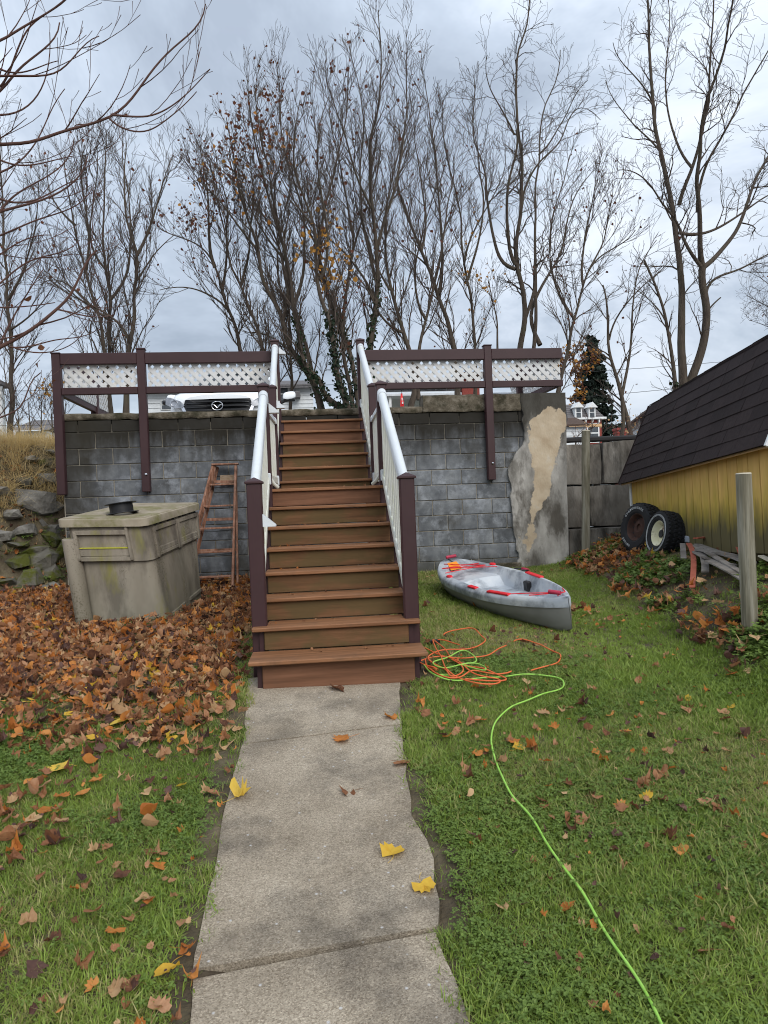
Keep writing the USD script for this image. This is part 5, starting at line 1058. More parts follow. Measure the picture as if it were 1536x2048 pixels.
def ivy_on(rng, pts, rad, n, size=.085):
    seg = np.linalg.norm(np.diff(pts, axis=0), axis=1); cum = np.r_[0, np.cumsum(seg)]; x = cum[-1] * .42 * rng.uniform(0, 1, n) ** 1.25
    c_ = np.stack([np.interp(x, cum, pts[:, k]) for k in range(3)], 1); r = np.interp(x, cum, rad); a = rng.uniform(0, 2 * np.pi, n)
    thick = (.45 + .9 * meshkit.noise(np.stack([x * 1.7, a * .8, x * 0], -1), 3))
    return leafquads(rng, c_ + np.stack([np.cos(a), np.sin(a), a * 0], 1) * (r * 1.02 + .06 * thick * rng.uniform(0, 1, n))[:, None], size)
def tree(name, label, cat, Y, limbs, S, seed, group=None, leaves=(), ivy=(), base=2.55, bark='bark', twig='twig', depth=1.0):
    """limbs: (pixel polyline, radius at its start, radius at its end) in the plane at depth Y; every limb is then given its own depth"""
    T = Tree(seed); rng = T.rng; made = []; th = thing(name, label, cat, group)
    for li, (px, r0, r1) in enumerate(limbs):
        p0 = at(px[0][0], px[0][1], Y); dy0 = 0.; 
        if made:
            allp = np.vstack([m[0] for m in made]); alld = np.concatenate([m[2] for m in made]); flat = np.array([at(u, v, Y) for u, v in px[:1]])[0]
            k = int(np.argmin(np.hypot(allp[:, 0] - flat[0], allp[:, 2] - flat[2])))
            if np.hypot(allp[k, 0] - flat[0], allp[k, 2] - flat[2]) < .45: dy0 = alld[k]
        sl = rng.uniform(-.4, .4) * depth if li else rng.uniform(-.06, .06)
        flatp = np.array([at(u, v, Y) for u, v in px]); n = max(8, int(len(px) * 4)); fp = spline(flatp, n)
        s = np.r_[0, np.cumsum(np.linalg.norm(np.diff(fp, axis=0), axis=1))]; dy = dy0 + sl * s
        pp = CAM + (fp - CAM) * ((Y + dy - CAM[1]) / (fp[:, 1] - CAM[1]))[:, None]
        rad = (r0 + (r1 - r0) * (s / s[-1]) ** .58) * .88; 
        jit = (meshkit.noise(np.stack([s * 1.3, s * 0 + li * 7.7, s * 0 + seed], -1), seed) - .5) * np.minimum(.10, s * .1); pp[:, 0] += jit
        if li == 0 and base is not None and pp[0, 2] > base: pp = np.vstack([[pp[0, 0], pp[0, 1], base], pp]); rad = np.r_[rad[0] * 1.25, rad]; fp = np.vstack([fp[0], fp]); dy = np.r_[dy[0], dy]
        made.append((fp, pp, dy, rad)); T.limbs.append((pp, rad))
        T.put(T.tr, pp, rad); growtree(T, pp, rad, 0, S)
    part(th, 'trunk', T.mesh(T.tr, 9), M[bark], smooth=60)
    part(th, 'crown', T.mesh(T.tw, 3), M[twig], smooth=True)
    tips = np.array(T.tips)
    for lx, mat, size, sel in leaves:
        if sel is not None:
            q = proj(tips); w = sel(q[:, 0], q[:, 1]); w = w / w.sum(); idx = rng.choice(len(tips), size=lx, p=w)
        else: idx = rng.choice(len(tips), size=lx)
        part(th, 'leaves', leafquads(rng, tips[idx] + rng.normal(size=(lx, 3)) * .08, size), M[mat], kind='stuff')
    for i, n_ in ivy:
        pp, rad = T.limbs[i]; part(th, 'ivy', ivy_on(rng, pp, rad, n_), M['ivy'], kind='stuff')
    return T
blob = lambda cx, cy, rx, ry: (lambda u, v: np.exp(-((u - cx) / rx) ** 2 - ((v - cy) / ry) ** 2) + 1e-4)
GT = 'bare trees on the slope behind the terrace'
tree('locust_tree', 'tall bare twin-trunk tree rising behind the yellow shed roof', 'tree', 9.5, [
    ([(1368, 800), (1362, 700), (1361, 625), (1358, 525), (1351, 450), (1345, 405), (1332, 345), (1317, 290), (1306, 210), (1300, 110), (1293, -30)], .165, .03),
    ([(1378, 770), (1398, 715), (1410, 660), (1407, 590), (1404, 530)], .145, .11),
    ([(1404, 535), (1385, 510), (1366, 475), (1350, 440), (1322, 405), (1300, 370), (1270, 345), (1240, 340)], .07, .012),
    ([(1406, 535), (1440, 505), (1475, 455), (1496, 400), (1515, 350), (1536, 310), (1560, 250)], .085, .03),
    ([(1404, 530), (1399, 470), (1399, 425), (1396, 350), (1403, 280), (1413, 210), (1438, 125), (1458, 40), (1462, -30)], .095, .02),
    ([(1358, 410), (1370, 370), (1384, 335), (1403, 270), (1415, 200), (1420, 120), (1425, 20), (1428, -20)], .07, .018),
    ([(1358, 465), (1400, 468), (1440, 455), (1480, 430), (1540, 390)], .06, .02),
    ([(1395, 425), (1415, 330), (1445, 270), (1480, 200), (1520, 130), (1545, 70)], .055, .015),
    ([(1384, 335), (1360, 300), (1344, 250), (1332, 180), (1336, 100), (1337, 0)], .05, .012),
    ([(1306, 210), (1280, 165), (1250, 130), (1225, 85)], .035, .01), ([(1318, 300), (1280, 260), (1245, 225), (1210, 160)], .035, .01),
    ([(1412, 585), (1432, 556), (1475, 540), (1515, 520), (1545, 505)], .05, .02), ([(1413, 625), (1425, 610), (1441, 595)], .035, .02)], LOCUST, 31, GT, base=2.2)
tree('ivy_stump_tree', 'slender ivy-covered trunk close left of the tall twin-trunk tree', 'tree', 9.2, [([(1352, 800), (1347, 750), (1340, 700), (1330, 640), (1318, 590), (1305, 555), (1290, 520)], .085, .03), ([(1330, 640), (1300, 600), (1268, 575)], .03, .01)], SHRUB, 32, GT, ivy=[(0, 420)], base=2.2)
tree('locust_tree', 'tall bare crooked tree standing behind the right end of the lattice fence', 'tree', 10.5, [
    ([(1041, 800), (1041, 695), (1047, 630), (1039, 560), (1033, 530), (1040, 440), (1043, 320), (1035, 250), (1031, 180), (1038, 110), (1058, 30), (1063, -20)], .125, .02),
    ([(1031, 538), (1003, 520), (988, 475), (976, 390), (966, 330), (949, 285), (945, 220), (948, 150)], .07, .012),
    ([(1031, 530), (1016, 480), (1014, 420), (1016, 370), (1028, 320), (1031, 260)], .07, .03),
    ([(1062, 800), (1066, 695), (1072, 580), (1071, 400), (1077, 310), (1090, 220), (1113, 150), (1120, 100)], .09, .015),
    ([(1050, 640), (1068, 570), (1072, 520)], .06, .05), ([(1042, 420), (1058, 360), (1085, 320), (1120, 280), (1150, 220), (1200, 240)], .05, .01),
    ([(1080, 690), (1090, 560), (1118, 510), (1140, 425), (1165, 370), (1195, 335)], .085, .012), ([(1029, 270), (1000, 215), (980, 170), (978, 110)], .035, .01), ([(1077, 310), (1110, 270), (1150, 190), (1175, 160)], .035, .01)], LOCUST, 33, GT)
tree('maple_tree', 'tall bare maple with ivy-wrapped trunk right of the top stair post', 'tree', 9.5, [
    ([(742, 800), (744, 690), (750, 620), (756, 530), (748, 430), (740, 360), (745, 280), (757, 200), (762, 110), (757, 20)], .125, .012),
    ([(752, 560), (735, 490), (722, 420), (720, 330), (728, 230), (715, 160), (700, 90)], .06, .01), ([(754, 500), (775, 420), (800, 330), (812, 230), (815, 130), (812, 60)], .06, .01),
    ([(745, 420), (712, 340), (690, 270), (660, 190), (650, 120)], .045, .01), ([(748, 600), (700, 520), (650, 470), (600, 400)], .05, .012)], MAPLE, 34, GT, ivy=[(0, 520)], leaves=[(60, 'treeleaf', .085, None)])
tree('maple_tree', 'leaning bare maple with mossy curved trunk left of the stair gap', 'tree', 9.0, [
    ([(645, 830), (627, 772), (602, 725), (579, 686), (566, 640), (540, 590), (515, 500), (490, 420), (470, 330), (455, 235)], .125, .012),
    ([(606, 730), (578, 700), (540, 672), (505, 665)], .045, .015), ([(566, 640), (575, 560), (560, 460), (540, 370), (520, 270), (510, 170)], .065, .01), ([(515, 500), (470, 440), (430, 390), (390, 360)], .045, .01)], MAPLE, 35, GT, ivy=[(0, 160)],
    leaves=[(230, 'treeleaf', .08, blob(490, 260, 70, 90)), (60, 'treeleafgold', .1, blob(510, 320, 80, 70))])
tree('maple_tree', 'thin straight grey-brown sapling trunk at the left of the stair gap', 'tree', 10.5, [([(580, 830), (581, 760), (580, 700), (575, 620), (560, 560), (560, 480), (575, 390), (585, 300)], .06, .012)], MAPLE, 36, GT)
tree('maple_tree', 'ivy-wrapped leaning maple whose dark stem crosses left over the stair gap', 'tree', 8.6, [
    ([(690, 835), (668, 806), (647, 785), (640, 760), (626, 746), (605, 712), (597, 673), (588, 610), (570, 520), (545, 430), (520, 330), (500, 240), (495, 160)], .10, .012),
    ([(588, 610), (610, 520), (600, 410), (570, 300), (560, 200), (553, 120)], .06, .01), ([(570, 520), (520, 450), (470, 370), (430, 330)], .04, .01)], MAPLE, 37, GT, ivy=[(0, 600)],
    leaves=[(130, 'treeleaf', .08, blob(530, 220, 70, 100))])
tree('maple_tree', 'thickest ivy-covered trunk standing in the middle of the stair gap', 'tree', 8.2, [
    ([(698, 830), (688, 790), (679, 760), (667, 720), (661, 670), (650, 620), (635, 540), (625, 450), (600, 370), (590, 280), (600, 200)], .11, .012),
    ([(640, 560), (655, 470), (640, 370), (640, 270), (655, 190)], .055, .01), ([(625, 450), (580, 390), (550, 340)], .04, .01)], MAPLE, 38, GT, ivy=[(0, 760)], leaves=[(120, 'treeleafgold', .12, blob(660, 510, 50, 60)), (110, 'treeleaf', .085, None)])
tree('maple_tree', 'bare brown maple stem between two ivy trunks in the stair gap', 'tree', 9.6, [
    ([(708, 830), (700, 780), (692, 740), (686, 690), (684, 640), (695, 560), (705, 470), (690, 370), (670, 290), (660, 200)], .085, .012),
    ([(698, 540), (720, 450), (745, 370), (760, 300)], .045, .01), ([(685, 650), (650, 560), (600, 500)], .04, .012)], MAPLE, 39, GT, leaves=[(60, 'treeleaf', .085, None)])
tree('maple_tree', 'ivy-covered trunk rising directly left of the right top stair post', 'tree', 8.8, [
    ([(718, 830), (712, 770), (704, 725), (695, 690), (681, 655), (660, 600), (640, 510), (650, 410), (672, 320), (690, 230), (695, 150)], .095, .012), ([(640, 510), (600, 430), (560, 380)], .045, .01)], MAPLE, 40, GT, ivy=[(0, 460)], leaves=[(60, 'treeleaf', .085, None)])
tree('maple_tree', 'bare forked maple with spreading low limbs above right lattice near stairs', 'tree', 9.4, [
    ([(822, 810), (816, 695), (800, 650), (790, 615), (776, 560), (768, 500), (772, 420), (790, 330), (800, 250)], .105, .012),
    ([(806, 665), (770, 640), (745, 600), (720, 560), (690, 520)], .05, .012), ([(838, 800), (841, 690), (852, 640), (872, 560), (885, 480), (900, 400), (905, 310)], .075, .012), ([(780, 580), (740, 500), (720, 400)], .045, .01), ([(852, 640), (830, 560), (845, 460), (850, 370)], .05, .01)], MAPLE, 41, GT, leaves=[(80, 'treeleaf', .08, None)])
tree('maple_tree', 'dark bare maple trunk slanting left behind the right lattice panel', 'tree', 9.8, [
    ([(915, 810), (906, 700), (892, 640), (878, 590), (862, 540), (843, 500), (822, 450), (800, 375), (800, 300), (830, 220)], .115, .012),
    ([(878, 590), (885, 500), (880, 400), (870, 310), (860, 220), (840, 130)], .065, .01), ([(843, 500), (850, 420), (838, 330), (830, 250)], .05, .01), ([(862, 540), (820, 500), (780, 470)], .04, .01)], MAPLE, 42, GT, leaves=[(70, 'treeleaf', .08, None)])
tree('maple_tree', 'slimmer bare maple between slanting trunk and tall crooked tree', 'tree', 10.6, [
    ([(950, 810), (947, 690), (940, 600), (930, 520), (922, 450), (905, 360), (890, 280), (885, 200)], .075, .012),
    ([(936, 560), (955, 480), (965, 400), (955, 300), (945, 190)], .05, .01), ([(930, 520), (960, 440), (1000, 370), (1010, 300)], .04, .01), ([(995, 700), (992, 640), (985, 590), (978, 560)], .04, .015)], MAPLE, 43, GT, leaves=[(70, 'treeleafgold', .075, blob(960, 560, 80, 90))])
tree('maple_tree', 'bare many-stemmed tree in front of the dark conifer, right of the fence', 'tree', 9.0, [
    ([(1112, 830), (1122, 760), (1138, 700), (1152, 630), (1166, 570), (1178, 540), (1200, 515), (1245, 485), (1270, 460)], .085, .012),
    ([(1166, 570), (1168, 480), (1185, 400), (1190, 320)], .045, .01), ([(1150, 640), (1110, 560), (1100, 470), (1120, 380), (1140, 310)], .05, .01), ([(1178, 540), (1215, 450), (1225, 370)], .035, .01), ([(1138, 700), (1130, 600), (1085, 520)], .04, .01)], MAPLE, 44, GT, leaves=[(110, 'treeleaf', .07, None)])
tree('forked_tree', 'small forked bare tree standing on the bank right of the pier', 'tree', 6.5, [
    ([(1262, 885), (1256, 840), (1246, 800), (1236, 770), (1226, 735), (1218, 680), (1214, 620), (1203, 570)], .085, .02),
    ([(1243, 795), (1253, 740), (1259, 690), (1262, 630), (1270, 570), (1310, 480)], .05, .01), ([(1240, 885), (1247, 840), (1246, 800)], .06, .05), ([(1222, 720), (1180, 690), (1150, 660)], .025, .008), ([(1218, 680), (1250, 610), (1300, 560), (1345, 510)], .03, .008)], SHRUB, 45, GT, leaves=[(40, 'treeleaf', .06, None)], base=2.2)
tree('maple_tree', 'leftmost stem of the bare clump behind the left lattice fence', 'tree', 9.5, [
    ([(212, 830), (207, 730), (204, 690), (195, 625), (183, 580), (172, 540), (150, 450), (135, 375), (128, 310)], .085, .012), ([(195, 625), (150, 580), (110, 560), (80, 570)], .045, .01), ([(172, 540), (175, 450), (165, 350), (170, 290)], .05, .01), ([(150, 450), (110, 400), (95, 330)], .04, .01)], MAPLE, 46, GT, leaves=[(40, 'treeleaf', .08, None)])
tree('maple_tree', 'middle upright stem of the bare clump behind the left lattice fence', 'tree', 10.2, [
    ([(222, 830), (219, 720), (220, 620), (212, 540), (209, 450), (211, 350), (212, 265)], .085, .012), ([(220, 600), (255, 540), (262, 450), (250, 360), (248, 270)], .055, .01), ([(212, 540), (180, 470), (190, 380), (195, 300)], .04, .01), ([(218, 640), (150, 590), (90, 540)], .04, .01)], MAPLE, 47, GT)
tree('maple_tree', 'forked right stem of the bare clump behind the left lattice fence', 'tree', 9.0, [
    ([(252, 830), (256, 720), (260, 680), (270, 600), (275, 530), (272, 500), (255, 440), (250, 360), (248, 280)], .10, .012), ([(274, 510), (300, 450), (325, 360), (345, 310)], .055, .01), ([(258, 690), (230, 640), (190, 615), (140, 590), (100, 560)], .05, .012), ([(275, 560), (310, 510), (350, 470)], .035, .01)], MAPLE, 48, GT, leaves=[(40, 'treeleaf', .08, None)])
tree('maple_tree', 'bare maple leaning far left above the middle of the left fence', 'tree', 9.8, [
    ([(500, 830), (484, 710), (462, 630), (445, 580), (430, 535), (410, 505), (385, 485), (350, 470), (318, 455)], .105, .012),
    ([(430, 535), (418, 470), (416, 400), (405, 320), (400, 280)], .06, .01), ([(462, 630), (420, 590), (370, 575), (320, 580)], .045, .01), ([(445, 580), (455, 500), (450, 400), (430, 300)], .05, .01)], MAPLE, 49, GT, leaves=[(260, 'treeleaf', .075, blob(360, 420, 80, 100)), (50, 'treeleafgold', .09, blob(420, 380, 60, 60))])
tree('maple_tree', 'bare maple with two slanting limbs behind the parked white car', 'tree', 9.2, [
    ([(545, 830), (532, 710), (500, 615), (482, 570), (465, 540), (448, 470), (430, 390), (420, 320)], .08, .012), ([(622, 740), (612, 690), (590, 615), (570, 550), (552, 480), (520, 420), (480, 370), (460, 300)], .075, .01), ([(482, 570), (500, 480), (505, 390), (500, 300)], .05, .01)], MAPLE, 50, GT, leaves=[(200, 'treeleaf', .085, blob(450, 330, 90, 110))])
# conifer and rust-leaved tree far right of the fence
cf = thing('conifer', 'dark spruce standing behind the mansard house at the right', 'tree'); rc = np.random.default_rng(77)
YC2 = 50.; q = at(1188, 800, YC2); zt = float(at(1180, 672, YC2)[2]); part(cf, 'trunk', tube(np.array([[q[0], YC2, 2.3], [q[0] - .05, YC2, (zt + 2.3) / 2], [q[0], YC2, zt]]), [.3, .2, .03], 8), M['bark'])
cp, cr = [], []; nd = []
for i in range(240):
    z = 3.0 + (zt - 3.0) * (i / 240) ** .9; L = (3.1 * (1 - (i / 240) ** 1.1) + .3) * rc.uniform(.55, 1.1); a = rc.uniform(0, 2 * np.pi); dv = np.array([math.cos(a), math.sin(a), -.12])
    pts = np.array([[q[0], YC2, z]]) + np.linspace(0, 1, 5)[:, None] * dv * L; pts[:, 2] += -.10 * L * np.array([0, .5, .9, .9, .6]); cp.append(pts); cr.append(np.linspace(.02, .006, 5))
    for j in range(int(26 * L) + 6):
        t = rc.uniform(.15, 1); nd.append(pts[0] + (pts[-1] - pts[0]) * t + np.array([0, 0, pts[int(t * 4), 2] - (pts[0] + (pts[-1] - pts[0]) * t)[2]]) + rc.normal(size=3) * np.array([.05, .05, .02]))
part(cf, 'branches', MB().add(*tubes(np.array(cp), np.array(cr), 4)), M['twig'])
part(cf, 'needles', leafquads(rc, np.array(nd), .34), M['spruce'], kind='stuff')
tree('rusty_tree', 'tree with clinging rusty orange leaves between the fence end and conifer', 'tree', 46.0, [([(1150, 860), (1152, 780), (1150, 730), (1146, 690)], .12, .03), ([(1152, 780), (1165, 740), (1180, 710)], .06, .02), ([(1150, 770), (1130, 740), (1120, 715)], .05, .02)], SHRUB, 51, leaves=[(420, 'treeleafgold', .24, None), (420, 'treeleaf', .24, None)])
tree('brush_thicket', 'tangle of grey bare brush left of the block wall above dry grass', 'shrub', 12.0, [([(40 + i * 22, 880), (36 + i * 23, 840), (30 + i * 25, 790 + 8 * abs(i - 2))], .03, .01) for i in range(-1, 5)], dict(SHRUB, dens=(5., 5., 4.), up=.35), 52, leaves=[(70, 'treeleafgold', .09, blob(95, 790, 25, 30))], base=1.5)
tree('bank_bramble', 'brown bramble thicket along the top of the large block wall', 'shrub', 4.2, [([(1175 + i * 24, 888), (1180 + i * 24, 872), (1186 + i * 25 + 6 * (i % 2), 846 + 9 * (i % 3))], .012, .006) for i in range(-1, 8)], dict(SHRUB, dens=(9., 7., 4.), len=(.45, .25, .14), rmax=(.008, .006, .005), tip=.004), 53, leaves=[(70, 'leaftan', .045, None)], base=2.2, twig='redbark')
tree('far_right_tree', 'thin bare branches reaching in at the right edge above the shed', 'tree', 16.0, [([(1640, 800), (1600, 700), (1570, 640), (1530, 610), (1490, 590)], .08, .012), ([(1575, 650), (1540, 570), (1500, 545)], .03, .01), ([(1590, 680), (1550, 660), (1500, 640)], .03, .01)], dict(LOCUST, dens=(3., 4., 4.)), 54, leaves=[(25, 'treeleaf', .08, None)], base=2.2)
tree('maple_tree', 'hazy bare tree behind the overhanging branches at far left', 'tree', 13.0, [([(20, 860), (22, 720), (15, 600), (10, 500), (5, 400), (0, 300), (-5, 200)], .10, .012), ([(15, 600), (60, 500), (75, 420), (80, 350)], .05, .01), ([(10, 500), (-40, 420), (-60, 330)], .05, .01), ([(20, 660), (90, 600), (120, 540)], .04, .01)], MAPLE, 55, GT, leaves=[(60, 'treeleaf', .08, None)])
# near tree outside the frame on the left whose reddish branches hang into the picture
NEAR = dict(dens=(2.3, 2.2, 1.6), len=(.85, .42, .2), n=(7, 5, 4), rmax=(.013, .007, .0045), tip=.0028, t0=.12, ang=(18, 42), up=.10, curve=.10, jit=.05, fall=.35)
nl = [([(-260, 1400), (-250, 900), (-240, 600), (-230, 300), (-220, 0)], .16, .09),
    ([(-240, 480), (-120, 330), (0, 289), (60, 285), (130, 262), (215, 232), (248, 205), (285, 155), (335, 97), (375, 62), (405, 8)], .028, .006),
    ([(222, 230), (262, 233), (300, 231), (335, 215), (365, 190), (412, 138)], .012, .004), ([(218, 236), (250, 258), (290, 262), (330, 240), (365, 210), (390, 183)], .010, .004), ([(180, 250), (150, 256), (170, 270), (190, 276)], .006, .003),
    ([(-235, 330), (-100, 230), (0, 180), (30, 140), (70, 105), (100, 78), (115, 45)], .03, .006), ([(-100, 230), (0, 152), (60, 152), (110, 145), (150, 110), (198, 72)], .02, .004), ([(0, 175), (30, 110), (60, 50), (100, 20), (135, -10)], .012, .005),
    ([(-230, 200), (-60, 90), (0, 85), (45, 60), (95, 30), (140, -10)], .03, .006), ([(0, 138), (40, 145), (90, 130), (118, 122)], .010, .004), ([(0, 230), (50, 215), (90, 160), (102, 65)], .010, .004),
    ([(-238, 600), (-100, 480), (0, 425), (60, 408), (120, 385), (165, 345), (176, 312)], .035, .005), ([(0, 425), (50, 378), (100, 350), (150, 275)], .012, .004), ([(0, 398), (70, 400), (130, 372), (180, 355)], .012, .004), ([(-100, 480), (0, 470), (70, 440), (130, 420), (185, 375)], .014, .004), ([(0, 320), (60, 330), (110, 320), (150, 312)], .010, .004), ([(0, 345), (60, 300), (105, 230), (140, 178)], .010, .004),
    ([(-240, 820), (-90, 745), (0, 697), (60, 660), (105, 622), (128, 600), (150, 560), (185, 500)], .04, .008), ([(0, 690), (30, 630), (62, 580), (90, 540)], .012, .004), ([(60, 660), (30, 672), (0, 678)], .010, .006), ([(20, 694), (70, 690), (110, 680), (150, 675), (190, 660)], .009, .004), ([(30, 696), (90, 705), (140, 690), (180, 640)], .008, .003),
    ([(112, 618), (140, 625), (190, 634), (225, 630)], .010, .004), ([(0, 615), (60, 612), (110, 605)], .008, .004), ([(-90, 745), (-40, 600), (0, 560), (60, 520), (120, 505), (160, 480)], .018, .004), ([(-90, 560), (0, 510), (50, 480), (105, 470)], .014, .004),
    ([(-240, 960), (-80, 870), (0, 833), (40, 815), (62, 780), (90, 745)], .02, .005)]
TN = tree('overhanging_tree', 'near tree at left edge with long reddish bare branches reaching into frame', 'tree', -3.2, nl, NEAR, 61, base=.4, bark='redbark', twig='redbark', depth=.5, leaves=[(6, 'leafbrown', .075, blob(60, 640, 80, 60))])

# ------------------------------------------------------------------ rubble bank left of the wall
rb = np.random.default_rng(21)
bank = thing('rubble_bank', 'tumbled mossy stone bank left of the block wall', 'stone bank')
def stone(cx, cy, cz, sx, sy, sz, mat, nm='stone', rot=None):
    p = rb.normal(size=(17, 3)); p /= np.linalg.norm(p, axis=1)[:, None]; p = np.sign(p) * np.abs(p) ** .75
    h = ConvexHull(p); tm = trimesh.Trimesh(p, h.simplices, process=True); trimesh.repair.fix_normals(tm); tm = tm.subdivide(); v = np.array(tm.vertices); v += (meshkit.fbm(v * 2.2, 3, int(rb.integers(999)))[:, None] - .5) * .22 * (v / np.linalg.norm(v, axis=1)[:, None])
    R = rotz(rb.uniform(-.6, .6)) if rot is None else rot; a = rb.uniform(-.3, .3); Rx = np.array([[1, 0, 0], [0, math.cos(a), -math.sin(a)], [0, math.sin(a), math.cos(a)]])
    part(bank, nm, ((v * np.array([sx, sy, sz])) @ (R @ Rx).T + (cx, cy, cz), tm.faces), M[mat])
def stpx(u, v, w, h, mat, Yo=-.0, d=.22):
    p = ong(u, v); D = (p - CAM) @ FW; k = D / FPX; stone(p[0], p[1] + .02, p[2], w * k / 2, d, h * k / 2, mat)
for a in [(68, 1005, 90, 72, 'stone'), (96, 962, 34, 34, 'stone'), (22, 1030, 44, 22, 'stone'), (50, 1062, 46, 30, 'stone'), (95, 1042, 26, 34, 'stone'), (110, 1015, 24, 26, 'stone'), (70, 1102, 50, 24, 'mossystone'), (28, 1125, 60, 40, 'mossystone'), (82, 1120, 70, 50, 'mossystone'), (100, 1075, 40, 34, 'mossystone'), (30, 1090, 50, 24, 'mossystone'),
          (12, 1165, 44, 22, 'mossystone'), (58, 1160, 60, 50, 'mossystone'), (104, 1150, 44, 44, 'mossystone'), (35, 1188, 52, 24, 'mossystone'), (95, 1180, 50, 22, 'stone'), (50, 962, 46, 20, 'mossystone'), (104, 905, 34, 16, 'stone'), (98, 925, 30, 18, 'mossystone'), (60, 920, 30, 14, 'stone'), (8, 985, 40, 20, 'stone'), (8, 1070, 40, 26, 'stone'), (-30, 1100, 60, 50, 'mossystone'), (-40, 1020, 70, 60, 'stone'), (120, 1100, 26, 40, 'mossystone'), (112, 1060, 22, 26, 'stone')]: stpx(*a)

# ------------------------------------------------------------------ grass, clover, dry grass, ivy ground cover (nobody could count these)
def proto(path, mesh, mat, smooth=False): return usdkit.mesh(stage, path, mesh, mat, smooth=smooth)
def instancer(name, label, protos, idx, pos, yaw, scale, tiltv=None, cat=None):
    pi = UsdGeom.PointInstancer.Define(stage, numbered('/World', name)); p = pi.GetPrim(); base = str(p.GetPath()); paths = []
    for i, (m, mat) in enumerate(protos):
        pr = proto(f'{base}/blade_{i:03d}' if i else f'{base}/blade', MB().add(*m).get(), mat); paths.append(pr.GetPath())
    pi.CreatePrototypesRel().SetTargets(paths); pi.CreateProtoIndicesAttr(Vt.IntArray.FromNumpy(np.asarray(idx, np.int32)))
    pi.CreatePositionsAttr(Vt.Vec3fArray.FromNumpy(np.asarray(pos, np.float32)))
    n = len(pos); t = np.zeros((n, 2)) if tiltv is None else tiltv
    qz = np.stack([np.cos(yaw / 2), 0 * yaw, 0 * yaw, np.sin(yaw / 2)], 1); ta = np.linalg.norm(t, axis=1); tn = np.maximum(ta, 1e-9); qx = np.stack([np.cos(ta / 2), t[:, 0] / tn * np.sin(ta / 2), t[:, 1] / tn * np.sin(ta / 2), 0 * ta], 1)
    w = np.stack([qx[:, 0] * qz[:, 0] - (qx[:, 1:] * qz[:, 1:]).sum(1), *(qx[:, :1] * qz[:, 1:] + qz[:, :1] * qx[:, 1:] + np.cross(qx[:, 1:], qz[:, 1:])).T], 1)
    pi.CreateOrientationsAttr(Vt.QuathArray([Gf.Quath(float(a), float(b), float(c_), float(d)) for a, b, c_, d in w]))
    s = np.asarray(scale, np.float32); s = np.stack([s, s, s], 1) if s.ndim == 1 else s
    pi.CreateScalesAttr(Vt.Vec3fArray.FromNumpy(s.astype(np.float32)))
    return tag(p, label, cat, kind='stuff')
def tuft(rng, n, rad, h, w, bend):
    b = MB()
    for i in range(n):
        a, r = rng.uniform(0, 2 * np.pi), rad * math.sqrt(rng.uniform()); base = np.array([r * math.cos(a), r * math.sin(a), -.008]); d = rng.uniform(0, 2 * np.pi); dv = np.array([math.cos(d), math.sin(d), 0]); sd = np.array([-dv[1], dv[0], 0]); hh = h * rng.uniform(.5, 1.15); bb = bend * rng.uniform(.2, 1.2); ww = w * rng.uniform(.7, 1.2)
        P = [base + dv * hh * bb * t * t + np.array([0, 0, hh * t * (1 - .25 * bb * t)]) for t in (0, .55, 1)]
        b.add([P[0] - sd * ww / 2, P[0] + sd * ww / 2, P[1] - sd * ww * .4, P[1] + sd * ww * .4, P[2]], [[0, 1, 3], [0, 3, 2], [2, 3, 4]])
    return b.get()
def trefoil(rng, n, rad, h, s):
    b = MB()
    for i in range(n):
        a, r = rng.uniform(0, 2 * np.pi), rad * math.sqrt(rng.uniform()); c_ = np.array([r * math.cos(a), r * math.sin(a), h * rng.uniform(.45, 1)]); a0 = rng.uniform(0, 7); tl_ = rng.uniform(-.5, .5, 2)
        for k in range(3):
            an = a0 + k * 2.094; d = np.array([math.cos(an), math.sin(an), tl_ @ [math.cos(an), math.sin(an)]]); sd = np.array([-d[1], d[0], 0]); ss = s * rng.uniform(.8, 1.2)
            b.add([c_, c_ + d * ss * .55 + sd * ss * .42 + (0, 0, .002), c_ + d * ss * 1.0 + sd * ss * .25, c_ + d * ss * .93, c_ + d * ss * 1.0 - sd * ss * .25, c_ + d * ss * .55 - sd * ss * .42 + (0, 0, .002)], [[0, 3, 1], [1, 3, 2], [0, 5, 3], [5, 4, 3]])
    return b.get()
rg = np.random.default_rng(99)
def inview(p, mrg=60):
    q = proj(p); return (q[:, 2] > .3) & (q[:, 0] > -mrg - 200) & (q[:, 0] < 1536 + mrg + 200) & (q[:, 1] > 600) & (q[:, 1] < 2048 + mrg + 60)
def bedmask(x, y):   # planting bed next to the shed
    return ((2.55 + .18 * (y + .76) - x) < .58 + .12 * meshkit.noise(np.stack([np.asarray(x) * 2, np.asarray(y) * 2, np.asarray(x) * 0.], -1), 61)) & (np.asarray(y) > -5.25)
def leafmask(x, y):   # dense leaf carpet left of the stairs
    n_ = meshkit.fbm(np.stack([x * .8, y * .8, x * 0], -1), 3, 12)
    return sstep((y + 5.35 + 1.0 * (n_ - .5) + .22 * (x + 4)) / 1.25) * sstep((-1.95 - x) / .25) * (y < -.05)
def scatter(n, x0, x1, y0, y1):
    x, y = rg.uniform(x0, x1, n), rg.uniform(y0, y1, n); return x, y
def lawnpts(n, x0, x1, y0, y1):
    x, y = scatter(n, x0, x1, y0, y1); P = np.stack([x, y, gz(x, y)], 1); ed = .02 + .05 * meshkit.noise(np.stack([x * 6, y * 6, x * 0], -1), 2)
    k = inview(P) & ~onpath(x, y, -.012 + .04 * (meshkit.noise(np.stack([x * 8, y * 8, x * 0], -1), 6) - .3))
    k &= ~((np.abs(x + 1.36) < .62) & (y > -4.78) & (y < 0)); k &= y < -.02
    return P[k]
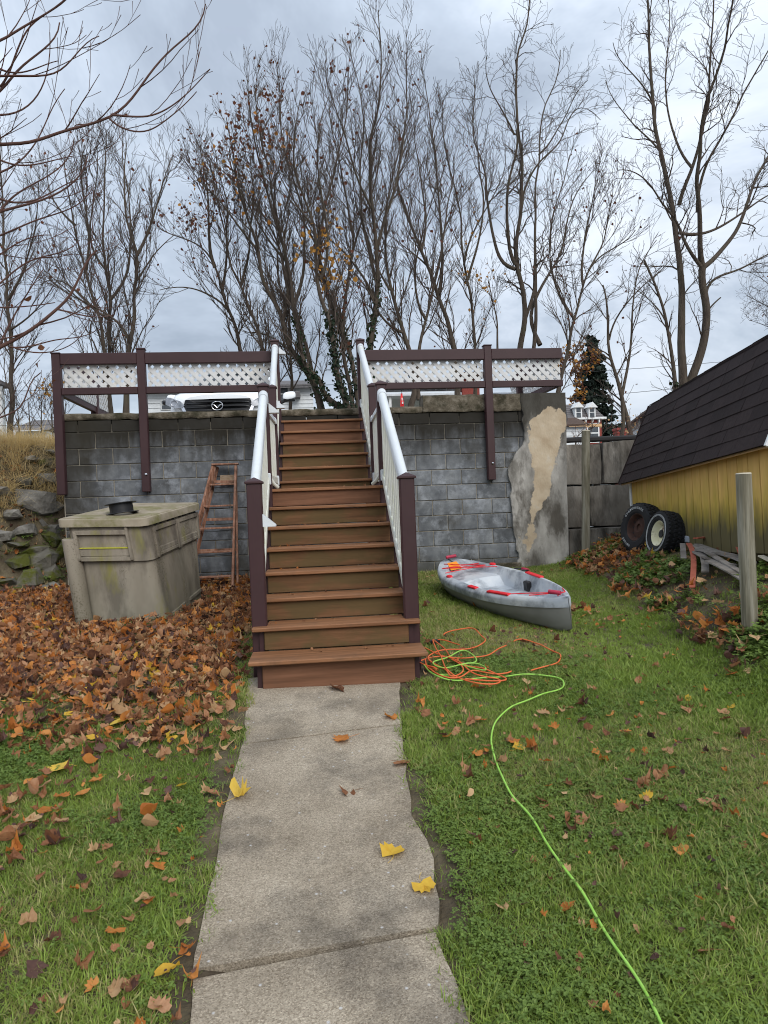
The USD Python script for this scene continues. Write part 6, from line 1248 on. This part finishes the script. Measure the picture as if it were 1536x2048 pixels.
gp = [(tuft(rg, 13, .045, .048, .0042, .9), M['grass']), (tuft(rg, 13, .05, .040, .0042, 1.2), M['grass']), (tuft(rg, 10, .05, .062, .0048, 1.0), M['grass']), (tuft(rg, 14, .045, .034, .004, 1.3), M['grass'])]
PA = lawnpts(60000, -4.2, 1.8, -8.2, -4.6); PB = lawnpts(62000, -6., 3.2, -4.6, 0)
P = np.vstack([PA, PB]); x, y = P[:, 0], P[:, 1]
k = (rg.uniform(size=len(P)) > .88 * leafmask(x, y)) & (rg.uniform(size=len(P)) > .80 * bedmask(x, y)) & (((x + 4.65) * -.707 + (y - .15) * .707) < .25)
# bare worn rim along the path
pa, pb = pathx(y); rim = (np.minimum(np.abs(x - pa), np.abs(x - pb) * .8) < .05 + .09 * meshkit.noise(np.stack([x * 2.1, y * 2.1, x * 0], -1), 14)); k &= ~(rim & (y < -4.6) & (meshkit.noise(np.stack([x * 3.5, y * 3.5, x * 0], -1), 15) > .30) & (rg.uniform(size=len(P)) < .92))
P = P[k]; n = len(P); patch = meshkit.noise(np.stack([P[:, 0] * 1.6, P[:, 1] * 1.6, P[:, 0] * 0], -1), 31)
instancer('lawn_grass', 'short mixed green lawn grass over the yard', gp, rg.integers(0, 4, n), P, rg.uniform(0, 2 * np.pi, n), rg.uniform(.7, 1.15, n) * (.75 + .5 * patch), rg.normal(0, .18, (n, 2)))
cp_ = [(trefoil(rg, 7, .055, .030, .0092), M['clover']), (trefoil(rg, 8, .06, .024, .009), M['clover']), (trefoil(rg, 6, .055, .036, .0105), M['clover'])]
P = lawnpts(36000, -4.2, 1.9, -8.2, -4.4); P = P[~onpath(P[:, 0], P[:, 1], .07)]; pt = meshkit.fbm(np.stack([P[:, 0] * 1.3, P[:, 1] * 1.3, P[:, 0] * 0], -1), 3, 41); nearp = sstep((-5.2 - P[:, 1]) / 2.2)
k = (pt + .06 * nearp + rg.normal(0, .06, len(P)) > .675) & (rg.uniform(size=len(P)) > .85 * leafmask(P[:, 0], P[:, 1])); P = P[k]; n = len(P)
instancer('clover', 'dark green clover patches mixed into the lawn', cp_, rg.integers(0, 3, n), P, rg.uniform(0, 2 * np.pi, n), rg.uniform(.8, 1.4, n), rg.normal(0, .15, (n, 2)))
# ivy and weeds in the bed beside the shed
P = lawnpts(16000, .6, 3.2, -5.6, -.1); qq = proj(P); scrap = (qq[:, 0] > 1355) & (qq[:, 1] > 1095) & (qq[:, 1] < 1190); k = ~(scrap & (rg.uniform(size=len(P)) < .5)) & (bedmask(P[:, 0], P[:, 1])) & (meshkit.fbm(np.stack([P[:, 0] * 2.2, P[:, 1] * 2.2, P[:, 0] * 0], -1), 3, 51) + rg.normal(0, .06, len(P)) > .60); P = P[k]; n = len(P)
instancer('ground_ivy', 'low ground ivy and weeds in the bed beside the yellow shed', [(trefoil(rg, 7, .06, .05, .022), M['clover']), (trefoil(rg, 6, .06, .075, .026), M['clover'])], rg.integers(0, 2, n), P, rg.uniform(0, 2 * np.pi, n), rg.uniform(.6, 1.2, n), rg.normal(0, .2, (n, 2)))
# dry grass on the bank top
xx, yy = scatter(5000, -9, -4.62, .2, 4.5); P = np.stack([xx, yy, np.minimum(gz(xx, yy), 2.66)], 1); db = ((xx + 4.65) * -.707 + (yy - .15) * .707); k = (db > .95) & (db < 3.2) & (rg.uniform(size=5000) < .9); P = P[k]; n = len(P)
instancer('dry_grass', 'tall dry straw coloured grass on the bank left of the wall', [(tuft(rg, 13, .10, .40, .006, 2.0), M['drygrass']), (tuft(rg, 13, .10, .28, .006, 2.4), M['drygrass'])], rg.integers(0, 2, n), P, rg.uniform(0, 2 * np.pi, n), rg.uniform(.5, 1.05, n), rg.normal(0, .25, (n, 2)))
P = np.stack([xx, yy, gz(xx, yy)], 1); k = (db > .05) & (db < 1.0) & (rg.uniform(size=5000) < .35); P = P[k]; n = len(P)
instancer('bank_weeds', 'weeds and small green plants growing between the bank stones', [(trefoil(rg, 9, .07, .08, .022), M['clover']), (tuft(rg, 12, .06, .16, .005, 1.4), M['drygrass'])], rg.integers(0, 2, n), P, rg.uniform(0, 2 * np.pi, n), rg.uniform(.6, 1.2, n), rg.normal(0, .2, (n, 2)))

# ------------------------------------------------------------------ fallen leaves
def mapleleaf(rng, curl, stem=True):
    lob = [(0, .52), (17, .37), (34, .50), (52, .36), (70, .50), (94, .38), (124, .40), (160, .22)]
    a = [l[0] for l in lob] + [-l[0] for l in lob[:0:-1]] ; r = [l[1] for l in lob] + [l[1] for l in lob[:0:-1]]
    a = np.radians(np.array(a)); r = np.array(r) * rng.uniform(.78, 1.14, len(a))
    V = np.vstack([[0, 0]] + [[rr * .55 * math.sin(t), rr * .55 * math.cos(t)] for rr, t in zip(r, a)] + [[rr * math.sin(t), rr * math.cos(t)] for rr, t in zip(r, a)])
    n = len(a); ax = rng.uniform(0, np.pi); u = V @ [math.cos(ax), math.sin(ax)]; w = V @ [-math.sin(ax), math.cos(ax)]; rr = np.linalg.norm(V, axis=1)
    z = curl * (1.5 * u * u + .5 * w * w * rng.uniform(-1, 1)) + .45 * curl * rr * np.sin(3 * np.arctan2(V[:, 0], V[:, 1]) + rng.uniform(0, 6)) * rr + rng.normal(0, .018, len(V)) * (rr > .1) * (1 + curl)
    sh = 1 - .22 * curl * np.abs(u) * 2; V3 = np.stack([V[:, 0] * sh, V[:, 1] * sh, z + .03], 1)
    F = [[0, 1 + (i + 1) % n, 1 + i] for i in range(n)] + [x for i in range(n) for x in ([1 + i, 1 + (i + 1) % n, 1 + n + (i + 1) % n], [1 + i, 1 + n + (i + 1) % n, 1 + n + i])]
    b = MB().add(V3, F)
    if stem: b.add(*tube(spline([(0, -.02, .03), (rng.uniform(-.1, .1), -.35, .05), (rng.uniform(-.25, .25), -.62, .02)], 6), .008, 4, caps=False))
    return b.get()
def ovalleaf(rng, curl):
    t = np.linspace(0, 1, 7); w = .25 * np.sin(np.pi * t ** .75) ** 1.15; V = np.array([[s * w[i], t[i] - .5, curl * (abs(s) * w[i] * 2.2 + (t[i] - .5) ** 2 * 1.2) + rng.normal(0, .012) + .02] for i in range(7) for s in (-1, 0, 1)])
    F = [f for i in range(6) for f in ([3 * i, 3 * i + 1, 3 * i + 4], [3 * i, 3 * i + 4, 3 * i + 3], [3 * i + 1, 3 * i + 2, 3 * i + 5], [3 * i + 1, 3 * i + 5, 3 * i + 4])]
    return V, np.array(F)
rl2 = np.random.default_rng(123)
SH = [mapleleaf(rl2, c_) for c_ in (.25, .45, .7, .95, 1.2, 1.4, 1.6)] + [ovalleaf(rl2, 1.2)]
COL = ['leafbrown', 'leaforange', 'leaftan', 'leafyellow', 'leafdark']; CW = {'brown': 0, 'orange': 1, 'tan': 2, 'yellow': 3, 'dark': 4}
L = []   # x, y, dz, size, shape, colour, yaw, tilt2
def drop(x, y, dz=.02, size=.10, sh=None, col=None, tl=.35):
    L.append((x, y, dz, size, int(rl2.choice(8, p=[.12, .15, .15, .15, .14, .13, .12, .04])) if sh is None else sh, int(rl2.choice(5, p=[.50, .20, .15, .02, .13])) if col is None else col, rl2.uniform(0, 2 * np.pi), rl2.normal(0, tl), rl2.normal(0, tl)))
# carpet
x, y = rl2.uniform(-6.2, -1.85, 19000), rl2.uniform(-6.4, -.05, 19000); m_ = leafmask(x, y); k = (rl2.uniform(size=19000) < m_ * .95) & (((x + 4.65) * -.707 + (y - .15) * .707) < .45)
loopb = Polygon([Q(np.array([s]), np.array([t]), np.array([0.]))[0][:2] for s, t in ((0, 0), (1, 0), (1, 1), (0, 1))]); from shapely import contains_xy
k &= ~contains_xy(loopb.buffer(.05), x, y); mossy_ = contains_xy(loopb.buffer(.22), x, y) & (y < -2.2); k &= ~(mossy_ & (rl2.uniform(size=19000) < .9))
for a, b in zip(x[k], y[k]): drop(a, b, rl2.uniform(.012, .06), rl2.uniform(.055, .10), tl=.5)
# sparse on the lawn, clumped
for n_, x0, x1, y0, y1 in ((480, -4.0, -1.75, -8.0, -5.0), (330, -1.0, 1.9, -8.0, -4.4), (190, -.8, 2.2, -4.6, -.2)):
    x, y = rl2.uniform(x0, x1, n_), rl2.uniform(y0, y1, n_); cl = meshkit.noise(np.stack([x * 2.1, y * 2.1, x * 0], -1), 71)
    for a, b, c_ in zip(x, y, cl):
        if c_ > .42 and not onpath(a, b, .02): drop(a, b, rl2.uniform(.02, .04), rl2.uniform(.035, .09), tl=.25)
for n_, x0, x1, y0, y1 in ((700, -4.0, -1.75, -8.0, -4.6), (900, -1.0, 1.9, -8.0, -3.6)):
    x, y = rl2.uniform(x0, x1, n_), rl2.uniform(y0, y1, n_); cl = meshkit.noise(np.stack([x * 1.6, y * 1.6, x * 0], -1), 73)
    for a, b, c_ in zip(x, y, cl):
        if c_ > .36 and not onpath(a, b, .0): drop(a, b, rl2.uniform(.02, .045), rl2.uniform(.018, .045), col=int(rl2.choice([0, 1, 2, 4, 4])))
for cx, cy, n_, sg in ((25, 1640, 26, .14), (95, 1600, 8, .10), (60, 1700, 10, .12), (250, 1480, 40, .3), (330, 1600, 6, .08), (1340, 1590, 6, .1), (1020, 1530, 8, .10), (1180, 1490, 8, .18), (930, 1185, 0, 0)):
    c_ = ong(cx, cy)
    for i in range(n_): 
        a, b = c_[0] + rl2.normal() * sg, c_[1] + rl2.normal() * sg
        if not onpath(a, b, .02): drop(a, b, rl2.uniform(.02, .05), rl2.uniform(.05, .095), tl=.25)
# drift along the kayak, around the wheels, edge of the bed
for i in range(330):
    t = rl2.uniform(.05, .82); p = K0 + KA * t * KL + KR * (.26 + abs(rl2.normal()) * .12 * (1.2 if t < .5 else .6)); drop(p[0], p[1], rl2.uniform(.02, .10), rl2.uniform(.055, .10), tl=.5)
x, y = rl2.uniform(.9, 2.75, 4200), rl2.uniform(-5.4, -.2, 4200); dd = 2.55 + .18 * (y + .76) - x; pr = np.where(dd > .58, np.exp(-((dd - .64) / .09) ** 2) * .9, .34 + .8 * (np.abs(y + 1.3) < .8)); pr = pr * (.3 + 1.2 * meshkit.noise(np.stack([x * 3, y * 3, x * 0], -1), 81)); k = rl2.uniform(size=4200) < pr * (dd < 1.0) * (y > -5.3) * .75
qq = proj(np.stack([x, y, gz(x, y)], 1)); k &= ~((qq[:, 0] > 1355) & (qq[:, 1] > 1095) & (qq[:, 1] < 1185) & (rl2.uniform(size=4200) < .8))
for a, b in zip(x[k], y[k]): drop(a, b, rl2.uniform(.03, .09), rl2.uniform(.06, .11), tl=.45)
xx_, yy_ = rl2.uniform(-6.5, -4.6, 420), rl2.uniform(-.6, 1.6, 420)
for a, b in zip(xx_, yy_): drop(a, b, rl2.uniform(.01, .04), rl2.uniform(.06, .10))
for i in range(40):
    t = rl2.uniform(.36, .8); drop(*(KP(np.array(t), np.array(rl2.uniform(-.2, .2)), np.array(0.))[:2]), .13, .05)
L = L[:-40]
for k_ in (1, 2, 3, 4, 5, 6, 8, 10, 12):
    for i in range(5):
        t_ = rl2.uniform(-.45, .45); yk_ = (Y1 + (k_ - 1) * RUN + rl2.uniform(.12, .2)) if k_ <= 8 else (-.28 - (14 - k_) * RUN2 + rl2.uniform(.1, .18)); q = sw(t_, yk_, 0); zt_ = tz(k_) if k_ <= 8 else 2.68 - (14 - k_) * RISE2
        drop(q[0], q[1], zt_ - float(gz(q[0], q[1])) + .004, rl2.uniform(.015, .035))
NAMED = [(687, 1484, .115, 1, 'orange', 'orange maple leaf lying flat on the path below the first joint'), (699, 1594, .085, 4, 'brown', 'curled dark brown leaf standing on the middle of the path'), (480, 1600, .105, 6, 'yellow', 'yellow curled leaf with long stem at the left edge of the path'), (784, 1716, .105, 2, 'yellow', 'yellow brown maple leaf with stem on the right side of the path'),
         (848, 1781, .085, 0, 'yellow', 'bright yellow flat maple leaf at the right edge of the path'), (783, 1440, .085, 4, 'orange', 'crumpled orange brown leaf at the right path edge near the stairs'), (803, 1533, .085, 1, 'brown', 'brown maple leaf where grass overhangs the right path edge'), (676, 1382, .11, 3, 'brown', 'ragged brown leaf on the path directly under the bottom stair'),
         (372, 1920, .07, 4, 'orange', 'curled orange leaf at the left end of the lower path joint'), (341, 1962, .09, 2, 'yellow', 'golden leaf with hanging stem left of the lowest path slab'), (382, 1975, .065, 5, 'orange', 'rolled orange leaf touching the lowest path slab'), (120, 1550, .11, 0, 'yellow', 'pale yellow maple leaf alone on the grass left of the path'), (248, 1455, .15, 1, 'yellow', 'large golden maple leaf in front of the leaf carpet')]
Pl = np.array([[a[0], a[1], float(gz(a[0], a[1])) + a[2]] for a in L]); qv = proj(Pl)
big = np.where((qv[:, 0] > 0) & (qv[:, 0] < 1536) & (qv[:, 1] < 2048) & (qv[:, 1] > 1100), np.array([a[3] for a in L]) / qv[:, 2], 0); order = np.argsort(-big); own = set(order[:270].tolist())
protos = UsdGeom.Scope.Define(stage, '/World/Looks/leaf_shapes')
def lmtx(x, y, z, s, yaw, ta, tb):
    R = rotz(yaw) @ np.array([[1, 0, 0], [0, math.cos(ta), -math.sin(ta)], [0, math.sin(ta), math.cos(ta)]]) @ np.array([[math.cos(tb), 0, math.sin(tb)], [0, 1, 0], [-math.sin(tb), 0, math.cos(tb)]]); A = (R * s).T
    return Gf.Matrix4d(*A[0], 0, *A[1], 0, *A[2], 0, float(x), float(y), float(z), 1)
CLS = {}
def leafproto(sh, col):
    k = (sh, col)
    if k not in CLS:
        p = f'/World/_class_leaf_{sh}_{COL[col]}'; stage.CreateClassPrim(p); usdkit.mesh(stage, p + '/blade', SH[sh], M[COL[col]], smooth=40); CLS[k] = p
    return CLS[k]
CN = ['brown', 'orange', 'tan', 'yellow', 'dark']
def where(x, y):
    if x > float(np.mean(pathx(y))):
        if bedmask(x, y): return 'on the bank below the yellow shed'
        if y > -4.3: return 'in the drift beside the kayak'
        return 'on the lower lawn right of the path' if y < -6 else 'on the lawn between the path and the shed posts'
    if y > -4.2: return 'in the carpet between storage bin and stairs' if x > -3.1 else 'in the carpet in front of the rubble bank'
    if y > -5.6: return 'at the near edge of the leaf carpet'
    return 'on the lower lawn left of the path'
SHN = ['flat', 'slightly curled', 'curled', 'curled', 'crumpled', 'crumpled', 'rolled', 'oval']
for i in sorted(own):
    a = L[i]; q_ = f'{SHN[a[4]]} {CN[a[5]]}'; w_ = where(a[0], a[1])
    dup(leafproto(a[4], a[5]), 'fallen_leaf', f'{q_} fallen leaf {w_}', 'leaf', f'{q_} leaves {w_}', lmtx(a[0], a[1], Pl[i, 2], a[3], a[6], a[7], a[8]))
for u, v, s, sh, cn, lb in NAMED:
    p = ong(u, v); z = p[2] + (.016 if onpath(p[0], p[1], 0.) else .035); dup(leafproto(sh, CW[cn]), 'fallen_leaf', lb, 'leaf', None, lmtx(p[0], p[1], z, s * 1.25, rl2.uniform(0, 6.28), rl2.normal(0, .12), rl2.normal(0, .12)))
rest = [i for i in range(len(L)) if i not in own]
pk = [(SH[s], M[COL[c_]]) for s in range(8) for c_ in range(5)]
LR = np.array([[L[i][4] * 5 + L[i][5], L[i][6], L[i][3], L[i][7], L[i][8]] for i in rest]); 
instancer('leaf_litter', 'carpet of brown and orange fallen maple leaves covering the grass', pk, LR[:, 0].astype(int), Pl[rest], LR[:, 1], LR[:, 2], LR[:, 3:5])
